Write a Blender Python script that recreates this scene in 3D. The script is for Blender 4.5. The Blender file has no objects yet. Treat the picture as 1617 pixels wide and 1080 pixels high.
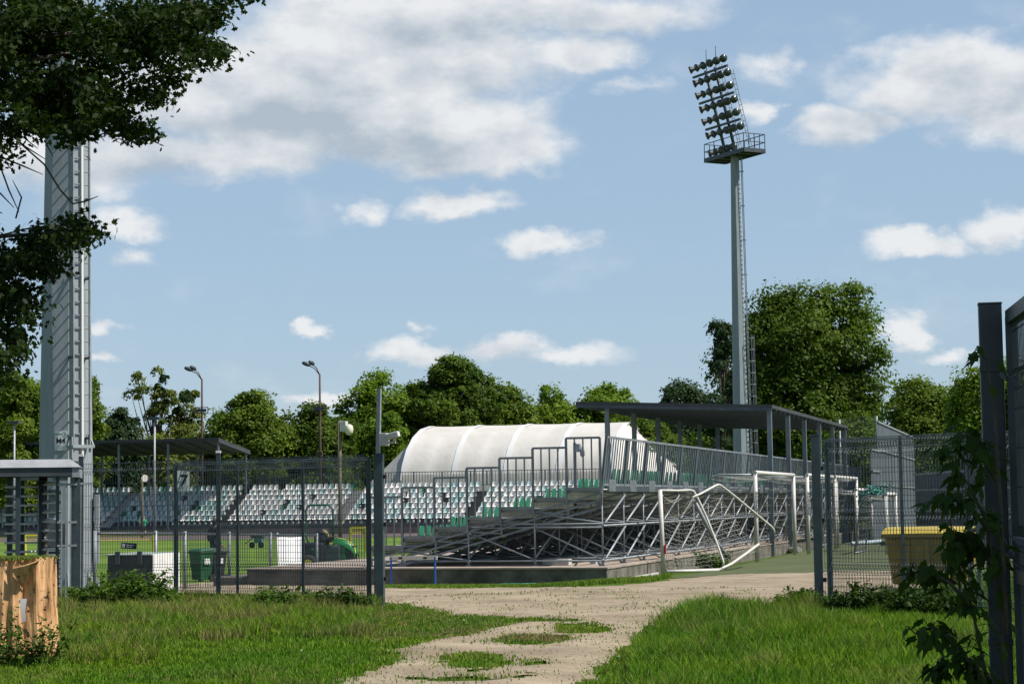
import bpy, bmesh, math, random
import numpy as np
from mathutils import Vector, Matrix

random.seed(7); RNG = np.random.default_rng(11)
SC = bpy.context.scene
COL = SC.collection
R = math.radians

# ------------------------------------------------------------------ camera
FPX = 3144.0; CX, CY = 808.5, 540.0
YAW, PITCH, ROLL = R(16.3), math.atan(255.0/FPX), 0.013
CAM_H = 1.6
cam_d = bpy.data.cameras.new('camera'); cam = bpy.data.objects.new('camera', cam_d); COL.objects.link(cam)
cam_d.sensor_width = 36.0; cam_d.lens = FPX/1617.0*36.0
cam_d.clip_start = 0.1; cam_d.clip_end = 6000
CM = (Matrix.Rotation(YAW, 4, 'Z') @ Matrix.Rotation(R(90)+PITCH, 4, 'X') @ Matrix.Rotation(-ROLL, 4, 'Z'))
CM.translation = Vector((0, 0, CAM_H))
cam.matrix_world = CM
SC.camera = cam
SC.render.resolution_x, SC.render.resolution_y = 1024, 683

# ------------------------------------------------------------------ light and exposure
SUN_AZ = math.atan2(1.0, -0.01)       # direction towards the sun, clockwise from +Y
SUN_EL = R(53)
sun_vec = Vector((math.sin(SUN_AZ)*math.cos(SUN_EL), math.cos(SUN_AZ)*math.cos(SUN_EL), math.sin(SUN_EL)))
sl = bpy.data.lights.new('sun', 'SUN'); so = bpy.data.objects.new('sun', sl); COL.objects.link(so)
sl.energy = 5.0; sl.angle = R(0.55); sl.color = (1.0, 0.95, 0.87)
so.rotation_euler = (-sun_vec).to_track_quat('-Z', 'Y').to_euler()
so.location = (40, 10, 60)
SC.view_settings.view_transform = 'Standard'; SC.view_settings.look = 'None'
SC.view_settings.exposure = 0.42; SC.view_settings.gamma = 1.0
SC.view_settings.use_curve_mapping = False

F2 = Vector((-math.sin(YAW), math.cos(YAW))); R2 = Vector((math.cos(YAW), math.sin(YAW)))
M3 = CM.to_3x3(); M3I = np.array(M3.inverted())
def ray(px, py):
    return M3 @ Vector(((px-CX)/FPX, -(py-CY)/FPX, -1.0))
def at_d(px, py, d):
    v = ray(px, py); t = d/(F2.x*v.x+F2.y*v.y)
    return Vector((0, 0, CAM_H))+v*t
def on_z(px, py, z):
    v = ray(px, py); t = (z-CAM_H)/v.z
    return Vector((0, 0, CAM_H))+v*t
def ld(lat, d, z=0.0):
    return Vector((R2.x*lat+F2.x*d, R2.y*lat+F2.y*d, z))
def px_of(P):
    q = (np.asarray(P, float)-np.array([0, 0, CAM_H])) @ M3I.T
    return CX+FPX*q[:, 0]/-q[:, 2], CY-FPX*q[:, 1]/-q[:, 2]

# ------------------------------------------------------------------ sky
def build_world():
    w = bpy.data.worlds.new('World'); SC.world = w; w.use_nodes = True
    nt = w.node_tree; N = nt.nodes; L = nt.links; N.clear()
    out = N.new('ShaderNodeOutputWorld'); bg = N.new('ShaderNodeBackground')
    sky = N.new('ShaderNodeTexSky'); sky.sky_type = 'NISHITA'; sky.sun_disc = False
    sky.sun_elevation = SUN_EL; sky.sun_rotation = SUN_AZ
    sky.air_density = 1.0; sky.dust_density = 0.5; sky.ozone_density = 1.6; sky.altitude = 60
    tc = N.new('ShaderNodeTexCoord'); sp = N.new('ShaderNodeSeparateXYZ')
    L.new(tc.outputs['Generated'], sp.inputs[0])
    def math_(op, a, b=None, c=None, clamp=False):
        n = N.new('ShaderNodeMath'); n.operation = op; n.use_clamp = clamp
        for i, s in enumerate((a, b, c)):
            if s is None: continue
            if isinstance(s, (int, float)): n.inputs[i].default_value = s
            else: L.new(s, n.inputs[i])
        return n.outputs[0]
    az = math_('ARCTAN2', sp.outputs[0], sp.outputs[1]); el = math_('ARCSINE', sp.outputs[2])
    cb = N.new('ShaderNodeCombineXYZ'); L.new(az, cb.inputs[0]); L.new(el, cb.inputs[1]); P = cb.outputs[0]
    def noise(vec, scale, detail, rough=0.55, off=(0, 0, 0), stretch=(1, 1, 1)):
        m = N.new('ShaderNodeMapping'); L.new(vec, m.inputs[0]); m.inputs['Location'].default_value = off
        m.inputs['Scale'].default_value = stretch
        n = N.new('ShaderNodeTexNoise'); n.inputs['Scale'].default_value = scale
        n.inputs['Detail'].default_value = detail; n.inputs['Roughness'].default_value = rough
        L.new(m.outputs[0], n.inputs['Vector']); return n.outputs['Fac']
    # clouds of the photograph: centre px, half width px, half height px, strength
    CL = [(430, 150, 330, 85, 1.4), (620, 205, 320, 62, 1.4), (300, 245, 280, 50, 1.0), (760, 240, 185, 40, 1.1), (600, 100, 350, 80, 1.25), (850, 180, 90, 30, .5), (900, 85, 110, 30, .8), (740, 20, 420, 50, 1.0), (560, 55, 300, 60, .9),
          (960, 30, 200, 40, .9), (725, 322, 98, 28, 1.0), (575, 328, 42, 24, .6), (850, 386, 84, 24, .95),
          (190, 360, 75, 30, .8), (225, 412, 46, 20, .6), (508, 519, 38, 15, .95), (655, 556, 85, 24, 1.0),
          (800, 548, 90, 26, .95), (890, 562, 130, 20, .7), (510, 634, 60, 13, .7), (1500, 130, 190, 72, 1.25), (1600, 185, 150, 52, 1.0),
          (1340, 200, 100, 42, 1.1), (1450, 383, 95, 24, .9), (1580, 362, 90, 34, .9), (1430, 520, 52, 28, 1.0),
          (1500, 560, 60, 18, .7), (1185, 168, 36, 20, .7), (1230, 100, 40, 22, .4), (180, 513, 36, 12, .6), (165, 563, 22, 10, .6),
          (80, 250, 200, 60, .9), (660, 523, 24, 12, .5), (1000, 140, 60, 16, .35)]
    wn = N.new('ShaderNodeTexNoise'); wn.inputs['Scale'].default_value = 26.0; wn.inputs['Detail'].default_value = 7; wn.inputs['Roughness'].default_value = .6
    wm_ = N.new('ShaderNodeMapping'); wm_.inputs['Scale'].default_value = (1, 1.5, 1); L.new(P, wm_.inputs[0]); L.new(wm_.outputs[0], wn.inputs['Vector'])
    ws = N.new('ShaderNodeVectorMath'); ws.operation = 'MULTIPLY_ADD'; L.new(wn.outputs['Color'], ws.inputs[0]); ws.inputs[1].default_value = (.060, .030, 0); ws.inputs[2].default_value = (-.030, -.015, 0)
    pw = N.new('ShaderNodeVectorMath'); pw.operation = 'ADD'; L.new(P, pw.inputs[0]); L.new(ws.outputs[0], pw.inputs[1])
    pu = N.new('ShaderNodeVectorMath'); pu.operation = 'ADD'; L.new(pw.outputs[0], pu.inputs[0]); pu.inputs[1].default_value = (.006, .013, 0)
    def mass(src):
        acc = None
        for (x, y, hw, hh, st) in CL:
            v = ray(x, y).normalized(); a0 = math.atan2(v.x, v.y); e0 = math.asin(v.z); sx, sy = FPX/(hw*1.12), FPX/(hh*1.18)
            k = N.new('ShaderNodeVectorMath'); k.operation = 'MULTIPLY_ADD'; L.new(src, k.inputs[0])
            k.inputs[1].default_value = (sx, sy, 0); k.inputs[2].default_value = (-a0*sx, -e0*sy, 0)
            ln = N.new('ShaderNodeVectorMath'); ln.operation = 'LENGTH'; L.new(k.outputs[0], ln.inputs[0])
            d = math_('MULTIPLY_ADD', ln.outputs['Value'], -st, st)
            acc = d if acc is None else math_('MAXIMUM', acc, d)
        return acc
    acc = mass(pw.outputs[0]); acc_up = mass(pu.outputs[0])
    # the rest of the sky: the same kind of broken cumulus
    vc = ray(808, 400).normalized(); ac = math.atan2(vc.x, vc.y); ec = math.asin(vc.z)
    m = N.new('ShaderNodeVectorMath'); m.operation = 'SUBTRACT'; L.new(P, m.inputs[0]); m.inputs[1].default_value = (ac, ec, 0)
    k = N.new('ShaderNodeVectorMath'); k.operation = 'MULTIPLY'; L.new(m.outputs[0], k.inputs[0]); k.inputs[1].default_value = (2.9, 4.0, 0)
    ln = N.new('ShaderNodeVectorMath'); ln.operation = 'LENGTH'; L.new(k.outputs[0], ln.inputs[0])
    outside = math_('MULTIPLY_ADD', ln.outputs['Value'], 4.0, -3.4, clamp=True)
    wide = noise(P, 5.0, 3, .5, (3.1, 1.7, 0), (1, 2.2, 1))
    wide = math_('MULTIPLY', math_('MULTIPLY_ADD', wide, 5.0, -2.95), outside)
    acc = math_('MAXIMUM', acc, math_('MINIMUM', wide, 0.9))
    n1 = noise(P, 17.0, 9, .56, (0, 0, 0), (1, 1.7, 1))
    n2 = noise(P, 17.0, 9, .56, (-0.010, -0.022, 0), (1, 1.7, 1))
    big = noise(P, 13.0, 3, .5, (7, 3, 0), (1, 2.0, 1))
    dens = math_('ADD', math_('MULTIPLY_ADD', n1, 1.5, -0.72), math_('MULTIPLY', acc, 1.5))
    dens = math_('ADD', dens, math_('MULTIPLY_ADD', big, 0.5, -0.25))
    inside = math_('MULTIPLY', math_('ADD', acc, 0.2), 4.0, clamp=True)
    cov = N.new('ShaderNodeMapRange'); cov.interpolation_type = 'SMOOTHSTEP'
    cov.inputs['From Min'].default_value = 0.05; cov.inputs['From Max'].default_value = 0.95
    L.new(dens, cov.inputs['Value'])
    cover = math_('MULTIPLY', math_('MULTIPLY', cov.outputs[0], inside), 0.93)
    above = math_('MAXIMUM', acc_up, 0.0)
    shade = math_('ADD', math_('MULTIPLY_ADD', math_('SUBTRACT', n1, n2), 2.4, 1.02), math_('MULTIPLY', above, -.70), clamp=True)
    ramp = N.new('ShaderNodeMix'); ramp.data_type = 'RGBA'; L.new(shade, ramp.inputs[0])
    ramp.inputs[6].default_value = (3.7, 4.3, 4.95, 1); ramp.inputs[7].default_value = (7.2, 7.3, 7.4, 1)
    tint = N.new('ShaderNodeMix'); tint.data_type = 'RGBA'; tint.blend_type = 'MULTIPLY'; tint.inputs[0].default_value = 1.0
    tint.blend_type = 'MIX'; L.new(sky.outputs[0], tint.inputs[6]); tint.inputs[7].default_value = (3.2, 4.45, 5.9, 1)     # even summer haze low in the sky
    hz_ = N.new('ShaderNodeMapRange'); hz_.interpolation_type = 'SMOOTHSTEP'; L.new(el, hz_.inputs['Value'])
    hz_.inputs['From Min'].default_value = .2; hz_.inputs['From Max'].default_value = .5; hz_.inputs['To Min'].default_value = .68; hz_.inputs['To Max'].default_value = 0
    L.new(hz_.outputs[0], tint.inputs[0])
    mx = N.new('ShaderNodeMix'); mx.data_type = 'RGBA'; L.new(cover, mx.inputs[0])
    L.new(tint.outputs[2], mx.inputs[6]); L.new(ramp.outputs[2], mx.inputs[7])
    L.new(mx.outputs[2], bg.inputs[0]); bg.inputs[1].default_value = 0.089
    L.new(bg.outputs[0], out.inputs[0])
build_world()

# ------------------------------------------------------------------ helpers
def link(name, data, parent=None):
    o = bpy.data.objects.new(name, data); COL.objects.link(o)
    if parent is not None: o.parent = parent
    return o
def tag(o, label=None, cat=None, group=None, kind=None):
    if label: o['label'] = label
    if cat: o['category'] = cat
    if group: o['group'] = group
    if kind: o['kind'] = kind
    return o
def thing(name, label, cat, loc=(0, 0, 0), rz=0.0, group=None):
    o = link(name, None); o.location = loc; o.rotation_euler = (0, 0, rz); o.empty_display_size = .2
    return tag(o, label, cat, group)
def copy_tree(o, parent=None):
    c = o.copy(); COL.objects.link(c)
    if parent is not None: c.parent = parent
    for ch in o.children: copy_tree(ch, c)
    return c

class MB:
    """collects simple solids into one mesh"""
    def __init__(s): s.v = []; s.f = []; s.sm = []
    def add(s, vs, fs, smooth=False):
        b = len(s.v); s.v += [tuple(v) for v in vs]; s.f += [tuple(b+i for i in f) for f in fs]; s.sm += [smooth]*len(fs); return s
    def box(s, c, size, rz=0.0, rot=None):
        hx, hy, hz = size[0]/2, size[1]/2, size[2]/2
        m = rot if rot is not None else Matrix.Rotation(rz, 3, 'Z')
        vs = [Vector(c)+m @ Vector((x*hx, y*hy, z*hz)) for z in (-1, 1) for y in (-1, 1) for x in (-1, 1)]
        return s.add(vs, [(0, 2, 3, 1), (4, 5, 7, 6), (0, 1, 5, 4), (2, 6, 7, 3), (0, 4, 6, 2), (1, 3, 7, 5)])
    def bx(s, x0, x1, y0, y1, z0, z1):
        return s.box(((x0+x1)/2, (y0+y1)/2, (z0+z1)/2), (x1-x0, y1-y0, z1-z0))
    def tube(s, pts, r, n=6, cap=True, smooth=True, up=None):
        pts = [Vector(p) for p in pts]; rs = r if isinstance(r, (list, tuple)) else [r]*len(pts)
        vs = []; fs = []
        ref = None
        for i, p in enumerate(pts):
            t = (pts[min(i+1, len(pts)-1)]-pts[max(i-1, 0)]).normalized()
            if ref is None:
                ref = Vector(up) if up else (Vector((0, 0, 1)) if abs(t.z) < .9 else Vector((1, 0, 0)))
            a = ref-t*ref.dot(t)
            if a.length < 1e-5: a = Vector((1, 0, 0))-t*t.x
            a.normalize(); b = t.cross(a); ref = a
            off = math.pi/n if n == 4 else 0
            k = math.sqrt(2) if n == 4 else 1
            for j in range(n):
                q = 2*math.pi*j/n+off
                vs.append(p+(a*math.cos(q)+b*math.sin(q))*rs[i]*k)
        for i in range(len(pts)-1):
            for j in range(n):
                fs.append((i*n+j, i*n+(j+1) % n, (i+1)*n+(j+1) % n, (i+1)*n+j))
        sm = smooth and n > 4
        s.add(vs, fs, sm)
        if cap:
            b = len(s.v)-len(vs); m = len(pts)-1
            s.f.append(tuple(b+j for j in reversed(range(n)))); s.f.append(tuple(b+m*n+j for j in range(n))); s.sm += [False, False]
        return s
    def bar(s, p0, p1, w, h=None, up=(0, 0, 1)):
        """rectangular bar w wide, h along 'up'"""
        h = w if h is None else h
        p0 = Vector(p0); p1 = Vector(p1); t = (p1-p0).normalized(); u = Vector(up)
        a = u-t*u.dot(t)
        if a.length < 1e-4: a = Vector((1, 0, 0))-t*t.x
        a.normalize(); b = t.cross(a); a = a*h/2; b = b*w/2
        vs = [p+x*a+y*b for p in (p0, p1) for x, y in ((-1, -1), (-1, 1), (1, 1), (1, -1))]
        return s.add(vs, [(3, 2, 1, 0), (4, 5, 6, 7), (0, 1, 5, 4), (1, 2, 6, 5), (2, 3, 7, 6), (3, 0, 4, 7)])
    def prism(s, poly, z0, z1):
        n = len(poly); vs = [(x, y, z0) for x, y in poly]+[(x, y, z1) for x, y in poly]
        return s.add(vs, [tuple(reversed(range(n))), tuple(range(n, 2*n))]+[(i, (i+1) % n, n+(i+1) % n, n+i) for i in range(n)])
    def lathe(s, prof, n=16, c=(0, 0, 0), axis=None, smooth=True):
        c = Vector(c); m = Vector((0, 0, 1)).rotation_difference(Vector(axis)).to_matrix() if axis is not None else Matrix.Identity(3)
        vs = []; fs = []
        for (r, z) in prof:
            for j in range(n):
                q = 2*math.pi*j/n; vs.append(c+m @ Vector((r*math.cos(q), r*math.sin(q), z)))
        for i in range(len(prof)-1):
            for j in range(n): fs.append((i*n+j, i*n+(j+1) % n, (i+1)*n+(j+1) % n, (i+1)*n+j))
        s.add(vs, fs, smooth)
        b = len(s.v)-len(vs); k = len(prof)-1
        s.f.append(tuple(b+j for j in reversed(range(n)))); s.f.append(tuple(b+k*n+j for j in range(n))); s.sm += [False, False]
        return s
    def grid(s, P, smooth=True):
        """P: list of rows of points"""
        nr, nc = len(P), len(P[0])
        return s.add([p for r in P for p in r], [(i*nc+j, i*nc+j+1, (i+1)*nc+j+1, (i+1)*nc+j) for i in range(nr-1) for j in range(nc-1)], smooth)
    def mesh(s, name):
        me = bpy.data.meshes.new(name); me.from_pydata(s.v, [], s.f)
        me.polygons.foreach_set('use_smooth', s.sm); me.update(); return me
    def build(s, name, mat, parent=None, bevel=0.0):
        me = s.mesh(name); me.materials.append(mat)
        o = link(name, me, parent)
        if bevel:
            b = o.modifiers.new('bevel', 'BEVEL'); b.width = bevel; b.segments = 2; b.limit_method = 'ANGLE'
        return o

def np_mesh(name, V, Fq, mat, parent=None, smooth=False, attrs=None):
    """fast mesh from arrays: V (n,3), Fq (m,k)"""
    me = bpy.data.meshes.new(name); V = np.asarray(V, np.float32); Fq = np.asarray(Fq, np.int32)
    k = Fq.shape[1]; m = Fq.shape[0]
    me.vertices.add(len(V)); me.vertices.foreach_set('co', V.ravel())
    me.loops.add(m*k); me.loops.foreach_set('vertex_index', Fq.ravel())
    me.polygons.add(m); me.polygons.foreach_set('loop_start', np.arange(0, m*k, k, dtype=np.int32))
    me.polygons.foreach_set('loop_total', np.full(m, k, np.int32))
    if smooth: me.polygons.foreach_set('use_smooth', np.ones(m, bool))
    me.update(calc_edges=True)
    for nm, arr in (attrs or {}).items():
        a = me.attributes.new(nm, 'FLOAT', 'POINT'); a.data.foreach_set('value', np.asarray(arr, np.float32))
    me.materials.append(mat)
    return link(name, me, parent)

# ------------------------------------------------------------------ materials
MATS = {}
def mat(name, col, rough=.6, metal=0.0, var=.0, vscale=3.0, bump=0.0, bscale=40.0, col2=None, spec=.5, detail=6, streak=False):
    m = bpy.data.materials.new(name); m.use_nodes = True; nt = m.node_tree; N = nt.nodes; L = nt.links
    b = N['Principled BSDF']; b.inputs['Roughness'].default_value = rough; b.inputs['Metallic'].default_value = metal
    b.inputs['Specular IOR Level'].default_value = spec
    b.inputs['Base Color'].default_value = (*col, 1)
    if var or col2 is not None or bump:
        tc = N.new('ShaderNodeNewGeometry')
        mp = N.new('ShaderNodeMapping'); L.new(tc.outputs['Position'], mp.inputs[0])
        if streak: mp.inputs['Scale'].default_value = (1, 1, .12)
        n = N.new('ShaderNodeTexNoise'); n.inputs['Scale'].default_value = vscale; n.inputs['Detail'].default_value = detail
        n.inputs['Roughness'].default_value = .62
        L.new(mp.outputs[0], n.inputs['Vector'])
        rp = N.new('ShaderNodeMapRange'); rp.inputs['From Min'].default_value = .32; rp.inputs['From Max'].default_value = .68
        L.new(n.outputs['Fac'], rp.inputs['Value'])
        mx = N.new('ShaderNodeMix'); mx.data_type = 'RGBA'; L.new(rp.outputs[0], mx.inputs[0])
        c2 = col2 if col2 is not None else tuple(c*(1-var) for c in col)
        c1 = col if col2 is not None else tuple(min(1, c*(1+var*.6)) for c in col)
        mx.inputs[6].default_value = (*c2, 1); mx.inputs[7].default_value = (*c1, 1)
        L.new(mx.outputs[2], b.inputs['Base Color'])
        if bump:
            n2 = N.new('ShaderNodeTexNoise'); n2.inputs['Scale'].default_value = bscale; n2.inputs['Detail'].default_value = 5
            L.new(tc.outputs['Position'], n2.inputs['Vector'])
            bp = N.new('ShaderNodeBump'); bp.inputs['Strength'].default_value = bump; bp.inputs['Distance'].default_value = .02
            L.new(n2.outputs['Fac'], bp.inputs['Height']); L.new(bp.outputs[0], b.inputs['Normal'])
    MATS[name] = m; return m

def leaf_mat(name, dark, light, trans=.3, patch=.25, yellow=None):
    """foliage: random tone for each leaf plus broad patches, some light passes through"""
    m = bpy.data.materials.new(name); m.use_nodes = True; nt = m.node_tree; N = nt.nodes; L = nt.links
    b = N['Principled BSDF']; b.inputs['Roughness'].default_value = .55; b.inputs['Specular IOR Level'].default_value = .12
    g = N.new('ShaderNodeNewGeometry')
    n = N.new('ShaderNodeTexNoise'); n.inputs['Scale'].default_value = patch; n.inputs['Detail'].default_value = 3
    L.new(g.outputs['Position'], n.inputs['Vector'])
    a = N.new('ShaderNodeMath'); a.operation = 'MULTIPLY_ADD'; L.new(n.outputs['Fac'], a.inputs[0]); a.inputs[1].default_value = 1.4; a.inputs[2].default_value = -.55
    s = N.new('ShaderNodeMath'); s.operation = 'MULTIPLY_ADD'; L.new(g.outputs['Random Per Island'], s.inputs[0]); s.inputs[1].default_value = .7; s.use_clamp = True
    L.new(a.outputs[0], s.inputs[2])
    mx = N.new('ShaderNodeMix'); mx.data_type = 'RGBA'; L.new(s.outputs[0], mx.inputs[0])
    mx.inputs[6].default_value = (*dark, 1); mx.inputs[7].default_value = (*light, 1)
    col = mx.outputs[2]
    L.new(col, b.inputs['Base Color'])
    t = N.new('ShaderNodeBsdfTranslucent')
    tl = N.new('ShaderNodeMix'); tl.data_type = 'RGBA'; tl.blend_type = 'MULTIPLY'; tl.inputs[0].default_value = 1
    L.new(col, tl.inputs[6]); tl.inputs[7].default_value = (1.5, 1.55, .6, 1)
    L.new(tl.outputs[2], t.inputs['Color'])
    ms = N.new('ShaderNodeMixShader'); ms.inputs[0].default_value = trans
    L.new(b.outputs[0], ms.inputs[1]); L.new(t.outputs[0], ms.inputs[2])
    L.new(ms.outputs[0], N['Material Output'].inputs[0]); return m

M_GALV = mat('galvanised', (.27, .295, .31), .5, .3, .25, 6, .05, 60)
M_STEEL = mat('scaffold_steel', (.21, .235, .25), .55, .35, .35, 3, 0, 40)
M_STEELD = mat('dark_steel', (.055, .068, .078), .5, .2, .3, 4)
M_FENCE = mat('fence_coating', (.035, .055, .062), .45, .1, .25, 5)
M_WIRE = mat('fence_wire', (.045, .062, .07), .45, .2)
M_MAST = mat('mast_zinc', (.235, .27, .285), .6, 0, .16, 7, .05, 30, streak=True)
M_WHITE = mat('white_paint', (.52, .505, .46), .5, 0, .14, 5)
M_NET = mat('net_cord', (.27, .265, .235), .9, 0, .2, 5)
M_CONC = mat('old_concrete', (.17, .155, .125), .95, 0, 0, 2.5, .5, 18, col2=(.055, .05, .038))
M_CONCL = mat('light_concrete', (.42, .41, .38), .9, 0, .25, 4, .3, 30)
M_BLACK = mat('black_plastic', (.012, .012, .014), .5)
M_RUBBER = mat('rubber', (.018, .018, .018), .8)
M_RUST = mat('rusty_pole', (.085, .05, .04), .8, .1, .35, 8)
M_WOODP = mat('pole_wood', (.14, .115, .075), .85, 0, .3, 6)
M_BARK = mat('bark', (.075, .06, .045), .95, 0, .4, 5, .6, 20)
# ------------------------------------------------------------------ terrain
P_COR = at_d(952, 888, 45.0); XB, Y0 = P_COR.x, P_COR.y        # back corner of the near stand
def sstep(a, b, x):
    t = np.clip((x-a)/(b-a), 0, 1); return t*t*(3-2*t)
def zg(X, Y):
    X = np.asarray(X, float); Y = np.asarray(Y, float); d = X*F2.x+Y*F2.y
    lf = np.interp(d, [0, 34, 45, 56, 72, 3000], [0, 0, -.22, -.45, -.65, -.65])
    rt = np.interp(d, [0, 34, 44, 48, 3000], [0, 0, -.08, -.12, -.12])
    w = sstep(XB-.8, XB+1.2, X)
    return lf*(1-w)+rt*w
def gz(p): return float(zg(p[0], p[1]))
def on_ground(px, py):
    v = ray(px, py); t = 5.0; c = Vector((0, 0, CAM_H))
    for i in range(4000):
        p = c+v*t
        if p.z <= gz(p): return p
        t += .1
    return p
def gd(px, d, dz=0.0):
    """point on the ground below pixel column px at distance d"""
    p = at_d(px, 800, d); return Vector((p.x, p.y, gz(p)+dz))
def zpx(px, py, d): return at_d(px, py, d).z

def soil_mat():
    m = bpy.data.materials.new('soil_and_turf'); m.use_nodes = True; nt = m.node_tree; N = nt.nodes; L = nt.links
    b = N['Principled BSDF']; b.inputs['Roughness'].default_value = .95; b.inputs['Specular IOR Level'].default_value = .1
    g = N.new('ShaderNodeNewGeometry')
    n = N.new('ShaderNodeTexNoise'); n.inputs['Scale'].default_value = .8; n.inputs['Detail'].default_value = 8; L.new(g.outputs['Position'], n.inputs['Vector'])
    r = N.new('ShaderNodeValToRGB'); L.new(n.outputs['Fac'], r.inputs[0])
    e = r.color_ramp.elements; e[0].position = .3; e[0].color = (.035, .085, .006, 1); e[1].position = .72; e[1].color = (.08, .11, .02, 1)
    L.new(r.outputs[0], b.inputs['Base Color']); return m
M_SOIL = soil_mat()
lat_l = np.unique(np.concatenate([np.arange(-30, 30.1, 1.0), np.arange(-120, 121, 10.0), np.arange(-1500, 1501, 150.0)]))
d_l = np.unique(np.concatenate([np.arange(-20, 90.1, 1.0), np.arange(90, 260, 10.0), np.arange(250, 3001, 150.0)]))
LA, DD = np.meshgrid(lat_l, d_l); GX = R2.x*LA+F2.x*DD; GY = R2.y*LA+F2.y*DD
def grid_faces(nr, nc, keep=None):
    i, j = np.meshgrid(np.arange(nr-1), np.arange(nc-1), indexing='ij'); a = (i*nc+j).ravel()
    q = np.stack([a, a+1, a+nc+1, a+nc], 1)
    return q if keep is None else q[keep.ravel()]
o = np_mesh('ground', np.stack([GX.ravel(), GY.ravel(), zg(GX, GY).ravel()], 1), grid_faces(*LA.shape), M_SOIL, smooth=True)
tag(o, 'grassy ground reaching to the trees', 'ground', kind='structure')

def in_poly(x, y, poly):
    x = np.asarray(x); y = np.asarray(y); c = np.zeros(x.shape, bool); n = len(poly)
    for i in range(n):
        x0, y0 = poly[i]; x1, y1 = poly[(i+1) % n]
        k = ((y0 > y) != (y1 > y)) & (x < (x1-x0)*(y-y0)/((y1-y0) or 1e-9)+x0); c ^= k
    return c
def vnoise(x, y, seed=0):
    """smooth value noise"""
    r = np.random.default_rng(seed).random((64, 64)); xi = np.floor(x).astype(int); yi = np.floor(y).astype(int); fx = x-xi; fy = y-yi
    fx = fx*fx*(3-2*fx); fy = fy*fy*(3-2*fy); g = lambda a, b: r[a % 64, b % 64]
    return (g(xi, yi)*(1-fx)+g(xi+1, yi)*fx)*(1-fy)+(g(xi, yi+1)*(1-fx)+g(xi+1, yi+1)*fx)*fy
def fbm(x, y, seed=0, o=4):
    s = 0; a = .5
    for i in range(o): s = s+a*vnoise(x*2**i, y*2**i, seed+i); a *= .5
    return s
# bare track, outline read from the photograph and laid on the ground
PATH = [(400, 1180), (520, 1080), (570, 1066), (636, 1040), (612, 1028), (690, 1012), (790, 990), (846, 977), (790, 975), (690, 968), (640, 957), (605, 955),
        (400, 952), (150, 952), (150, 924), (290, 919), (440, 906), (470, 922), (700, 926), (900, 929), (1030, 921), (1060, 915), (1163, 907), (1290, 904), (1480, 900),
        (1480, 940), (1290, 962), (1209, 966), (1135, 964), (1085, 972), (1052, 988), (1012, 1012), (968, 1036), (950, 1060), (915, 1084), (860, 1180)]
ISL = [(845, 1011, 56, 6), (752, 1043, 50, 12), (842, 1048, 22, 6), (712, 1073, 68, 6), (925, 996, 46, 9), (870, 981, 50, 2.5), (815, 1071, 20, 4)]
def path_amount(X, Y):
    """1 on the bare track, 0 on grass"""
    P = np.stack([X, Y, zg(X, Y)], 1); d = X*F2.x+Y*F2.y
    x, y = px_of(P)
    nx = (fbm(X*1.7, Y*1.7, 3)-.47); ny = (fbm(X*1.7+20, Y*1.7, 9)-.47)
    k = np.clip(22/np.maximum(d, 1), .4, 1.4)
    xx = x+nx*48*k; yy = y+ny*20*k*k
    c = in_poly(xx, yy, PATH)
    for (cx, cy, a, b) in ISL:
        c &= ~(((xx-cx)/a)**2+((yy-cy)/b)**2 < 1)
    return c & (d > 8)
la = np.arange(-14, 16.01, .11); dd = np.concatenate([np.arange(12, 30, .09), np.arange(30, 52, .13)])
LA2, DD2 = np.meshgrid(la, dd); PX_ = R2.x*LA2+F2.x*DD2; PY_ = R2.y*LA2+F2.y*DD2
cm = path_amount(((PX_[:-1, :-1]+PX_[1:, 1:])/2).ravel(), ((PY_[:-1, :-1]+PY_[1:, 1:])/2).ravel())
rut = (fbm(LA2*1.1, DD2*.45, 21)-.45)*.10+(fbm(LA2*5, DD2*4, 31)-.47)*.035
bl = cm.reshape(LA2.shape[0]-1, LA2.shape[1]-1).astype(float); bl = np.pad(bl, ((0, 1), (0, 1)), 'edge')
for ax in (0, 1):                                    # the bare surface feathers down into the turf at its edges
    bl = sum(np.roll(bl, k, ax) for k in range(-3, 4))/7
PZ_ = zg(PX_, PY_)+.006+(.018+np.clip(rut, -.018, .05))*np.clip((bl-.45)*2.2, 0, 1)
def sand_mat():
    m = sand_base()
    return m
def sand_base():
    m = mat('sand', (.335, .27, .185), .95, 0, 0, .8, .8, 30, col2=(.185, .145, .095), detail=12)
    N = m.node_tree.nodes; L = m.node_tree.links; b = N['Principled BSDF']; src = b.inputs['Base Color'].links[0].from_socket; g = N['Geometry']
    def layer(scale, lo, hi, c):
        nonlocal src
        n = N.new('ShaderNodeTexNoise'); n.inputs['Scale'].default_value = scale; n.inputs['Detail'].default_value = 6; L.new(g.outputs['Position'], n.inputs['Vector'])
        r = N.new('ShaderNodeMapRange'); r.inputs['From Min'].default_value = lo; r.inputs['From Max'].default_value = hi; L.new(n.outputs['Fac'], r.inputs['Value'])
        x = N.new('ShaderNodeMix'); x.data_type = 'RGBA'; x.blend_type = 'MULTIPLY'; L.new(r.outputs[0], x.inputs[0]); L.new(src, x.inputs[6]); x.inputs[7].default_value = (*c, 1); src = x.outputs[2]
    layer(28, .56, .70, (.62, .60, .57)); layer(.33, .52, .64, (.80, .77, .72)); layer(4.5, .58, .66, (.78, .80, .70))
    L.new(src, b.inputs['Base Color']); return m
M_SAND = sand_mat()
q = grid_faces(LA2.shape[0], LA2.shape[1], cm); used = np.unique(q); remap = np.zeros(LA2.size, int); remap[used] = np.arange(len(used))
V = np.stack([PX_.ravel(), PY_.ravel(), PZ_.ravel()], 1)[used]
o = np_mesh('dirt_path', V, remap[q], M_SAND, smooth=True)
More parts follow.
